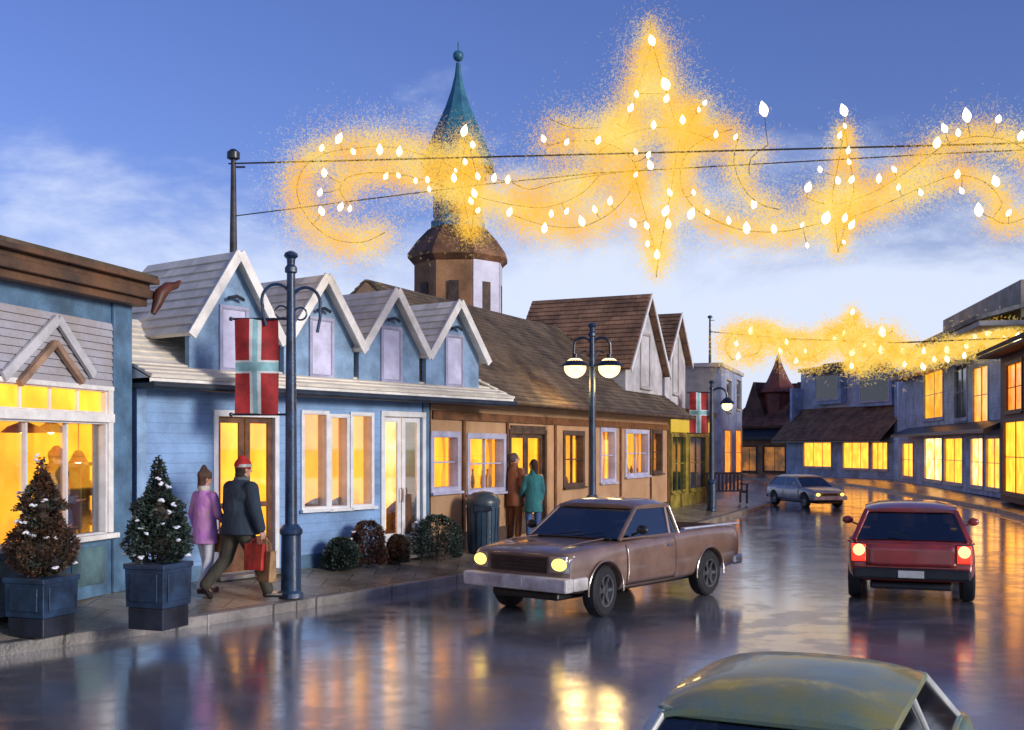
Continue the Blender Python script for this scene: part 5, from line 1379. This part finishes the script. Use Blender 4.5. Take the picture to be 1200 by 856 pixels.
# man inside the corner shop
off_ = .52; IP = sloc(FS.x(66, off_), off_, .09)
person(IP, R(-80), 1.78, 'man in a slate jacket and russet cap inside the lit corner shop',
    stand(wr_r=(.12,.24,1.12), el_r=(.24,.04,1.14), look=(.3,1,-.1)),
    dict(jacket=cloth('slate_jacket', (.06, .085, .11)), trousers=cloth('charcoal_trousers', (.04, .04, .05)), shoes=cloth('dark_shoes', (.02,.015,.012)), hair=cloth('brown_hair', (.035,.02,.012)), hat=cloth('russet_knit', (.25, .05, .015))), vox=.014, bulk=1.1)
# ------------------------------------------------------------------ vehicles (local x forward, y left)
def paint(name, c, c2=None, rough=.28): return mat(name, c, rough, .16, 2.5, .04, 60, spec=.6, coat=.8, col2=c2)
TYRE = mat('tyre_rubber', (.012, .012, .014), .7, .2, 8, .3, 40)
RIMM = mat('rim_metal', (.20, .20, .21), .35, .2, 5, metal=.7)
CHROME = mat('dull_chrome', (.55, .53, .52), .3, .15, 4, metal=.85)
BLACKP = mat('black_trim', (.012, .012, .014), .45, .2, 6)
TRIMG = mat('grey_bumper', (.58, .54, .52), .4, .2, 3, .1)
SEATM = mat('car_seat', (.03, .025, .022), .8, .2, 6)
CARGL = glass('car_glass', (.45, .48, .50), .8)
HEADL = emis('headlight_lit', (1, .66, .14), 1.7)
TAILC = emis('tail_lamp_lit', (1, .62, .28), 1.2)
TAILR = emis('tail_lamp_red', (.9, .03, .01), 1.2)
PLATE = mat('number_plate_blank', (.5, .5, .48), .5, .1, 6)
def loft(st):
    m = MB(); rings = []
    for x, zb, zt, hw, cr in st:
        h = zt-zb
        half = [(0, zb), (hw*.78, zb), (hw*.95, zb+.05), (hw*.995, zb+.22*h), (hw*1.01, zb+.5*h), (hw, zb+.72*h), (hw*.975, zt-.05), (hw*.925, zt-.008), (hw*.80, zt+cr*.4), (hw*.4, zt+cr*.9), (0, zt+cr)]
        ring = [(x, -y, z) for y, z in half]+[(x, y, z) for y, z in reversed(half[1:-1])]
        rings.append(ring)
    n = len(rings[0])
    for r in rings: m.v += r
    for i in range(len(rings)-1):
        for k in range(n):
            a = i*n+k; b = i*n+(k+1)%n; m.f.append((a, b, b+n, a+n))
    for base in (0, (len(rings)-1)*n):          # quad-ish end caps
        for k in range(1, n//2):
            a, b = base+k, base+k+1; c, d = base+(n-k-1), base+(n-k)
            if k < n//2: m.f.append((a, b, c, d % (base+n) if d < base+n else base)) if len({a, b, c, d}) == 4 else None
        m.f.append((base, base+1, base+n-1))
    return m
def raypatch(bvh, mode, us, vs, off):
    """conforming grid patch: mode 'l','r' (side), 'f','b' (ends); us = horizontal samples, vs = z samples"""
    m = MB(); grid = []
    for v in vs:
        row = []
        for u in us:
            if mode in 'lr':
                s_ = 1 if mode == 'l' else -1; o = Vector((u, 3*s_, v)); d = Vector((0, -s_, 0))
            else:
                s_ = 1 if mode == 'f' else -1; o = Vector((6*s_, u, v)); d = Vector((-s_, 0, 0))
            hit = bvh.ray_cast(o, d)
            row.append(hit[0]+hit[1]*0 - d*off if hit[0] else None)
        grid.append(row)
    for i in range(len(vs)-1):
        for j in range(len(us)-1):
            q = [grid[i][j], grid[i][j+1], grid[i+1][j+1], grid[i+1][j]]
            if all(q): m.quad(*q)
    idx = {}; nv = []; nf = []
    for f in m.f:
        g = []
        for i in f:
            k = tuple(round(c, 5) for c in m.v[i])
            if k not in idx: idx[k] = len(nv); nv.append(m.v[i])
            g.append(idx[k])
        nf.append(tuple(g))
    m.v, m.f = nv, nf
    return m
def lin(a, b, n): return [a+(b-a)*k/n for k in range(n+1)]
def solid(o, th):
    md = o.modifiers.new('solid', 'SOLIDIFY'); md.thickness = th; md.offset = 0
    return o
def wheel(root, x, y, r, w, sgn, rot=0.0):
    prof = [(r*.62, -w/2), (r*.9, -w/2), (r*.985, -w*.36), (r, -w*.2), (r, w*.2), (r*.985, w*.36), (r*.9, w/2), (r*.64, w/2), (r*.62, w*.02)]
    Mx = Matrix.Rotation(R(-90)*sgn, 3, 'X'); Mz = Matrix.Rotation(rot, 3, 'Z')
    o = MB().lathe(prof, (0, 0, 0), 28, Mz @ Mx).build('wheel', TYRE, root, smooth=35, loc=(x, y, r))
    q = MB().lathe([(r*.60, w*.03), (r*.635, w*.52), (r*.56, w*.50), (r*.53, w*.2), (r*.2, w*.22), (r*.17, w*.36), (r*.06, w*.40)], (0, 0, 0), 24, Mz @ Mx)
    for k in range(6):
        a = R(60*k); c = Vector((math.cos(a), math.sin(a), 0)); p0 = Mz @ Mx @ (c*r*.15+Vector((0,0,w*.33))); p1 = Mz @ Mx @ (c*r*.55+Vector((0,0,w*.38)))
        q.bar(p0, p1, r*.13, w*.12, up=Mz @ Mx @ Vector((0, 0, 1)))
    q.build('rim', RIMM, o, smooth=35)
    return o
def cabin(root, body, P, pm, pil=None):
    xb0, xb1, xr0, xr1, wb, wr, zb, zr = [P[k] for k in ('xb0','xb1','xr0','xr1','wb','wr','zb','zr')]
    C_ = lambda x, y, z: Vector((x, y, z))
    br, bf = xb0, xb1
    cor = {}
    for s_ in (-1, 1):
        cor['b0', s_] = C_(xb0, s_*wb, zb); cor['b1', s_] = C_(xb1, s_*wb, zb)
        cor['t0', s_] = C_(xr0, s_*wr, zr-.07); cor['t1', s_] = C_(xr1, s_*wr, zr-.07)
        xm = P.get('xm', (xb0+xb1)/2-.1); f0 = (xm-xb0)/(xb1-xb0); xmt = min(max(xm-.05, xr0+.05), xr1-.05)
        cor['m0', s_] = C_(xm, s_*wb, zb); cor['m1', s_] = C_(xmt, s_*wr, zr-.07)
    for s_ in (-1, 1):
        for a, b, w in (('b0', 't0', .075), ('b1', 't1', .05), ('m0', 'm1', .05)):
            if a == 'b0' and P.get('thickc'): w = P['thickc']
            MB().bar(cor[a, s_]-Vector((0,0,.02)), cor[b, s_]+Vector((0,0,.0)), w, .05).build('pillar', pil or pm, root, bevel=.012)
    rl_ = MB()
    for s_ in (-1, 1): rl_.bar(cor['b0', s_]+Vector((0,0,.0)), cor['b1', s_]+Vector((0,0,.0)), .05, .03); rl_.bar(cor['t0', s_], cor['t1', s_], .06, .05)
    for e in '01': rl_.bar(cor['t'+e, -1], cor['t'+e, 1], .06, .05)
    rl_.build('roof_rail', pm, root, bevel=.012)
    # crowned roof skin
    r = MB(); n = 12; ov = .045
    def rp(i, j, dz=0):
        u = -1+2*i/n; v = -1+2*j/n; x = (xr0+xr1)/2+(xr1-xr0)/2*u*(1+.0)+ov*u; y = (wr+ov)*v*(1-.05*u*u)
        return (x, y, zr-.01+P.get('dome', .055)*(1-abs(u)**3.2)*(1-.5*abs(v)**2)-.045*abs(v)**5-.02*abs(u)**6+dz)
    for i in range(n):
        for j in range(n):
            r.quad(rp(i,j), rp(i+1,j), rp(i+1,j+1), rp(i,j+1)); r.quad(rp(i,j,-.035), rp(i,j+1,-.035), rp(i+1,j+1,-.035), rp(i+1,j,-.035))
    for k in range(n):
        for a, b in (((k,0),(k+1,0)), ((k+1,n),(k,n)), ((0,k+1),(0,k)), ((n,k),(n,k+1))):
            r.quad(rp(*a,-.035), rp(*b,-.035), rp(*b), rp(*a))
    me = r.mesh('roof'); bm = bmesh.new(); bm.from_mesh(me); bmesh.ops.remove_doubles(bm, verts=bm.verts, dist=1e-5); bmesh.ops.recalc_face_normals(bm, faces=bm.faces); bm.to_mesh(me); bm.free()
    link('roof', me, pm, root, smooth=50)
    def pane(a, b, c, d, nm, ins=.035):
        q = [a, b, c, d]; ce = (a+b+c+d)/4
        q = [p+(ce-p).normalized()*ins*.3 for p in q]; nrm = (b-a).cross(d-a).normalized()*.004
        g_ = MB(); g_.hexa([p-nrm for p in q]+[p+nrm for p in q]); return g_.build(nm, CARGL, root)
    pane(cor['b1',-1], cor['b1',1], cor['t1',1], cor['t1',-1], 'windshield')
    pane(cor['b0',1], cor['b0',-1], cor['t0',-1], cor['t0',1], 'rear_window')
    for s_ in (-1, 1):
        pane(cor['b0',s_], cor['m0',s_], cor['m1',s_], cor['t0',s_], 'side_window'); pane(cor['m0',s_], cor['b1',s_], cor['t1',s_], cor['m1',s_], 'side_window')
    # wipers, rubber round the glass ends
    for s_ in (.15, -.42):
        MB().tube([cor['b1',-1].lerp(cor['b1',1], .5+s_*.5)+Vector((.03,0,.02)), cor['b1',-1].lerp(cor['b1',1], .5+s_*.5+.27).lerp(cor['t1',1].lerp(cor['t1',-1],.4), .12)+Vector((.03,0,.02))], .007, 5).build('wiper', BLACKP, root)
    for sy in (-1, 1):
        x_ = xb1-.95 if P.get('pick') else xb1-1.0
        s = MB(); s.box(x_-.25, x_+.25, sy*.36-.23, sy*.36+.23, .42, .60); s.box(x_-.33, x_-.18, sy*.36-.22, sy*.36+.22, .58, min(1.12, zr-.3)); s.box(x_-.30, x_-.20, sy*.36-.12, sy*.36+.12, min(1.12, zr-.3), min(1.28, zr-.12))
        s.build('seat', SEATM, root, bevel=.04)
    if not P.get('pick'):
        s = MB(); s.box(xb0+.35, xb0+.55, -wb*.82, wb*.82, .5, zr-.38); s.build('rear_seat', SEATM, root, bevel=.05)
    MB().box(xb1-.45, xb1-.05, -wb*.9, wb*.9, zb-.22, zb-.01).build('dashboard', BLACKP, root, bevel=.03)
    Mw = Matrix.Rotation(R(-65), 3, 'Y'); ring = [Mw @ Vector((.17*math.cos(R(a)), .17*math.sin(R(a)), 0))+Vector((xb1-.52, .36, zb+.02)) for a in range(0, 361, 24)]
    MB().tube(ring, .012, 6).build('steering_wheel', BLACKP, root, smooth=True)
def mirrors(root, P, pm):
    for s_ in (-1, 1):
        x = P['xb1']-.28; y = s_*(P['wb']+.02)
        m = MB(); m.tube([(x, y, P['zb']+.04), (x, y+s_*.10, P['zb']+.08)], .018, 6); m.ball((x, y+s_*.17, P['zb']+.12), (.05, .09, .065), 12, 8)
        m.build('wing_mirror', pm, root, smooth=True)
def shell(root, st, pm, wells, extra=None, r=.36):
    cut = MB()
    for x, y, rr in wells:
        s_ = 1 if y > 0 else -1
        cut.lathe([(rr, 0), (rr, .5)], (x, s_*(abs(y)-.16), .33 if rr < .4 else .34), 30, Matrix.Rotation(R(-90)*s_, 3, 'X'))
    mods = [('SUBSURF', dict(levels=2, render_levels=2)), ('BOOLEAN', dict(operation='DIFFERENCE', solver='EXACT', cutter=cut))]
    if extra: mods.append(('BOOLEAN', dict(operation='DIFFERENCE', solver='EXACT', cutter=extra)))
    o = bake('body', loft(st), mods, pm, root, smooth=35)
    bm = bmesh.new(); bm.from_mesh(o.data); bv = BVHTree.FromBMesh(bm); bm.free()
    return o, bv
def lamp(bv, root, mode, u0, u1, z0, z1, m_, bez=CHROME, name='headlight', round_=False, bezel=.02):
    b = raypatch(bv, mode, lin(u0-bezel, u1+bezel, 6), lin(z0-bezel, z1+bezel, 6), .006)
    o = solid(b.build(name, bez, root, keep=True), .012)
    if round_:
        cu, cz = (u0+u1)/2, (z0+z1)/2
        if mode in 'fb':
            s_ = 1 if mode == 'f' else -1; hit = bv.ray_cast(Vector((6*s_, cu, cz)), Vector((-s_, 0, 0)))[0]
            MB().ball(hit+Vector((s_*.005, 0, 0)), (.035, (u1-u0)/2, (z1-z0)/2), 18, 10).build('lens', m_, o, smooth=True)
    else: solid(raypatch(bv, mode, lin(u0, u1, 8), lin(z0, z1, 8), .018).build('lens', m_, o, keep=True, smooth=True), .012)
    return o

# ---- brown pickup
pk_p = paint('pickup_brown', (.23, .145, .11), (.15, .09, .065))
fw = Vector((-.636, -.772)).normalized(); lf = Vector((-fw.y, fw.x))
lf = Vector((.772, -.636))
pc = Vector((2.015, 15.55)) - lf*.76
pk = thing('pickup_truck', (pc.x, pc.y, 0), math.atan2(fw.y, fw.x), 'brown pickup truck with lit headlights and grey bumper parked facing the kerb', 'pickup truck')
st = [(-2.36,.42,.96,.80,.0),(-2.33,.36,1.00,.83,.01),(-2.0,.32,1.02,.85,.01),(-1.3,.30,1.02,.85,.01),(-.5,.28,1.00,.855,.01),(.3,.27,.97,.855,.01),(.75,.27,.95,.85,.015),(1.3,.28,.93,.845,.03),(1.8,.30,.90,.83,.03),(2.06,.34,.87,.80,.02),(2.12,.40,.83,.77,.01)]
bed = MB(); bed.box(-2.26, -.66, -.73, .73, .62, 1.3)
pb, pv = shell(pk, st, pk_p, [(1.36, .8, .385), (1.36, -.8, .385), (-1.36, .8, .385), (-1.36, -.8, .385)], bed)
PC = dict(xb0=-.60, xb1=.92, xr0=-.50, xr1=.34, wb=.76, wr=.64, zb=.975, zr=1.44, xm=-.35, pick=True, thickc=.1)
cabin(pk, pb, PC, pk_p); mirrors(pk, PC, BLACKP)
for x in (1.36, -1.36):
    for s_ in (-1, 1): wheel(pk, x, s_*.755, .335, .2, s_, R(8) if x > 0 else 0)
m = MB(); m.box(2.06, 2.24, -.86, .86, .38, .56); m.box(1.75, 2.07, .80, .865, .385, .555); m.box(1.75, 2.07, -.865, -.80, .385, .555)
m.build('front_bumper', TRIMG, pk, bevel=.03)
m = MB(); m.box(2.235, 2.25, -.16, .16, .42, .52); m.build('number_plate', PLATE, pk, bevel=.004)
m = MB(); m.box(-2.50, -2.36, -.80, .80, .40, .54); m.box(-2.37, -2.12, .79, .86, .40, .54); m.box(-2.37, -2.12, -.86, -.79, .40, .54); m.build('rear_bumper', CHROME, pk, bevel=.03)
g_ = solid(raypatch(pv, 'f', lin(-.46, .46, 14), lin(.60, .80, 6), .006).build('grille', mat('rusty_black_grille', (.045, .018, .012), .5, .3, 6), pk, keep=True), .014)
for k in range(4):
    z = .63+.045*k; a = [pv.ray_cast(Vector((6, y, z)), Vector((-1, 0, 0)))[0]+Vector((.016, 0, 0)) for y in lin(-.45, .45, 8)]
    MB().tube(a, .007, 5).build('grille_bar', BLACKP, g_)
for y0 in (.53, -.77): lamp(pv, pk, 'f', y0, y0+.24, .64, .80, HEADL, round_=True)
for s_, md in ((1, 'l'), (-1, 'r')):
    dseam = solid(raypatch(pv, md, lin(-.40, .86, 24), lin(.36, .955, 10), .0015).build('door_seam', BLACKP, pk, keep=True, smooth=True), .002)
    d_ = solid(raypatch(pv, md, lin(-.385, .845, 24), lin(.375, .955, 10), .006).build('door', pk_p, pk, keep=True, smooth=True), .006)
    h = pv.ray_cast(Vector((-.22, 3*s_, .84)), Vector((0, -s_, 0)))[0]
    MB().tube([h+Vector((-.07, 0, 0)), h+Vector((-.05, s_*.035, 0)), h+Vector((.07, s_*.035, 0)), h+Vector((.09, 0, 0))], .013, 6).build('handle', CHROME, d_, smooth=True)
    m = MB(); m.box(-2.30, -.66, s_*.80-.035, s_*.80+.035, 1.02, 1.045); m.build('bed_rail', mat('pale_bed_rail', (.55, .54, .60), .35, .12, 4), pk, bevel=.008)
    for x in (1.36, -1.36):
        pts = [Vector((x+.40*math.cos(R(a)), s_*.862, .335+.40*math.sin(R(a)))) for a in range(-5, 186, 10)]
        MB().tube(pts, .014, 6).build('wheel_arch', pk_p, pk, smooth=True)
    lamp(pv, pk, 'b', min(s_*.68, s_*.80), max(s_*.68, s_*.80), .62, .88, TAILR, name='tail_light', bezel=.01)
solid(raypatch(pv, 'b', lin(-.62, .62, 10), lin(.56, .95, 6), .006).build('tailgate', pk_p, pk, keep=True, smooth=True), .01)
MB().box(-2.2, 2.0, -.55, .55, .24, .34).build('underbody', BLACKP, pk, bevel=.03)
hs = MB()
for s_ in (-1, 1): hs.tube([(.98, s_*.56, .978), (1.5, s_*.58, .962), (2.0, s_*.56, .912)], .008, 6)
hs.build('hood_crease', pk_p, pk, smooth=True)
MB().box(.86, .99, -.66, .66, .968, .985).build('cowl', BLACKP, pk, bevel=.004)

# ---- hatchback builder (red, far grey, near green)
def hatch(name, loc, heading, scale, pm, lab, dome=.055, mir=True, front=False, rear_lit=False, roofm=None, tint=None):
    t = thing(name, (loc[0], loc[1], 0), math.atan2(heading[1], heading[0]), lab, 'car', None, scale)
    st = [(-1.98,.44,.80,.74,.0),(-1.95,.34,.88,.81,.01),(-1.7,.28,.90,.85,.01),(-1.1,.25,.90,.865,.01),(-.2,.24,.90,.87,.01),(.7,.24,.89,.865,.015),(1.1,.25,.87,.855,.04),(1.55,.27,.80,.83,.04),(1.86,.32,.72,.79,.02),(1.95,.40,.66,.72,.0)]
    bo, bv = shell(t, st, pm, [(1.25, .8, .37), (1.25, -.8, .37), (-1.25, .8, .37), (-1.25, -.8, .37)])
    PC = dict(xb0=-1.86, xb1=.92, xr0=-1.42, xr1=.22, wb=.765, wr=.60, zb=.90, zr=1.36, xm=-.40, dome=dome)
    cabin(t, bo, PC, roofm or pm, tint); mirrors(t, PC, pm) if mir else None
    for x in (1.25, -1.25):
        for s_ in (-1, 1): wheel(t, x, s_*.765, .32, .19, s_)
    for sg, nm in ((1, 'front_bumper'), (-1, 'rear_bumper')):
        m = MB(); x0, x1 = (1.90, 2.03) if sg > 0 else (-2.06, -1.93); m.box(x0, x1, -.78, .78, .36, .52)
        m.build(nm, BLACKP if sg < 0 else TRIMG, t, bevel=.035)
    solid(raypatch(bv, 'b', lin(-.60, .60, 12), lin(.54, .87, 6), .005).build('tailgate', pm, t, keep=True, smooth=True), .008)
    MB().box(-2.068, -2.055, -.17, .17, .39, .49).build('number_plate', PLATE, t, bevel=.003)
    for s_ in (-1, 1):
        if rear_lit:
            lamp(bv, t, 'b', min(s_*.60, s_*.79), max(s_*.60, s_*.79), .60, .84, TAILR, bez=BLACKP, name='tail_light', bezel=.012)
            h = bv.ray_cast(Vector((-6, s_*.69, .76)), Vector((1, 0, 0)))[0]
            MB().ball(h+Vector((-.02, 0, 0)), (.03, .085, .085), 16, 10).build('lamp_lens', TAILC, t, smooth=True)
        else: lamp(bv, t, 'b', min(s_*.62, s_*.77), max(s_*.62, s_*.77), .62, .80, TAILR, bez=BLACKP, name='tail_light', bezel=.012)
        lamp(bv, t, 'f', min(s_*.46, s_*.68), max(s_*.46, s_*.68), .52, .66, HEADL if front else CHROME, bez=BLACKP, round_=True, bezel=.012)
    solid(raypatch(bv, 'f', lin(-.38, .38, 8), lin(.54, .64, 4), .005).build('grille', BLACKP, t, keep=True), .01)
    for s_, md in ((1, 'l'), (-1, 'r')):
        for a, b in ((-.38, .86), (-1.0, -.41)):
            solid(raypatch(bv, md, lin(a, b, 18), lin(.33, .885, 8), .0015).build('door_seam', BLACKP, t, keep=True, smooth=True), .002)
            d_ = solid(raypatch(bv, md, lin(a+.014, b-.014, 18), lin(.345, .885, 8), .006).build('door', pm, t, keep=True, smooth=True), .006)
            h = bv.ray_cast(Vector((a+.13, 3*s_, .79)), Vector((0, -s_, 0)))[0]
            MB().tube([h+Vector((-.06, 0, 0)), h+Vector((-.04, s_*.03, 0)), h+Vector((.06, s_*.03, 0)), h+Vector((.08, 0, 0))], .012, 6).build('handle', pm, d_, smooth=True)
    MB().box(-1.85, 1.85, -.55, .55, .20, .30).build('underbody', BLACKP, t, bevel=.03)
    MB().tube([(-1.885, -.02, .93), (-1.83, .3, 1.02)], .008, 5).build('rear_wiper', BLACKP, t)
    return t
red_p = paint('car_red', (.36, .035, .03), (.20, .03, .02), .3)
hatch('red_car', (6.22, 17.35), (.33, .944), 1.0, red_p, 'dark red hatchback seen from behind on the wet road', rear_lit=True)
grey_p = paint('car_grey', (.40, .40, .43), (.28, .28, .31), .3)
gp = gd(948, 596, 0)
hatch('grey_car', (gp.x+.25, gp.y+1.4), (.28, -.96), .86, grey_p, 'distant grey car with lit headlights approaching round the bend', front=True)
green_p = mat('car_olive_green', (.12, .23, .20), .34, .16, 2.2, .04, 60, spec=.5, coat=.35, col2=(.30, .26, .05))
hatch('green_car', (1.60, 5.75), (.44, .898), .80, green_p, 'nearest car, olive green roof and pale edges, cut by the bottom of the view', dome=.10, mir=False, tint=mat('pale_pillar_paint', (.50, .50, .47), .35, .12, 4))
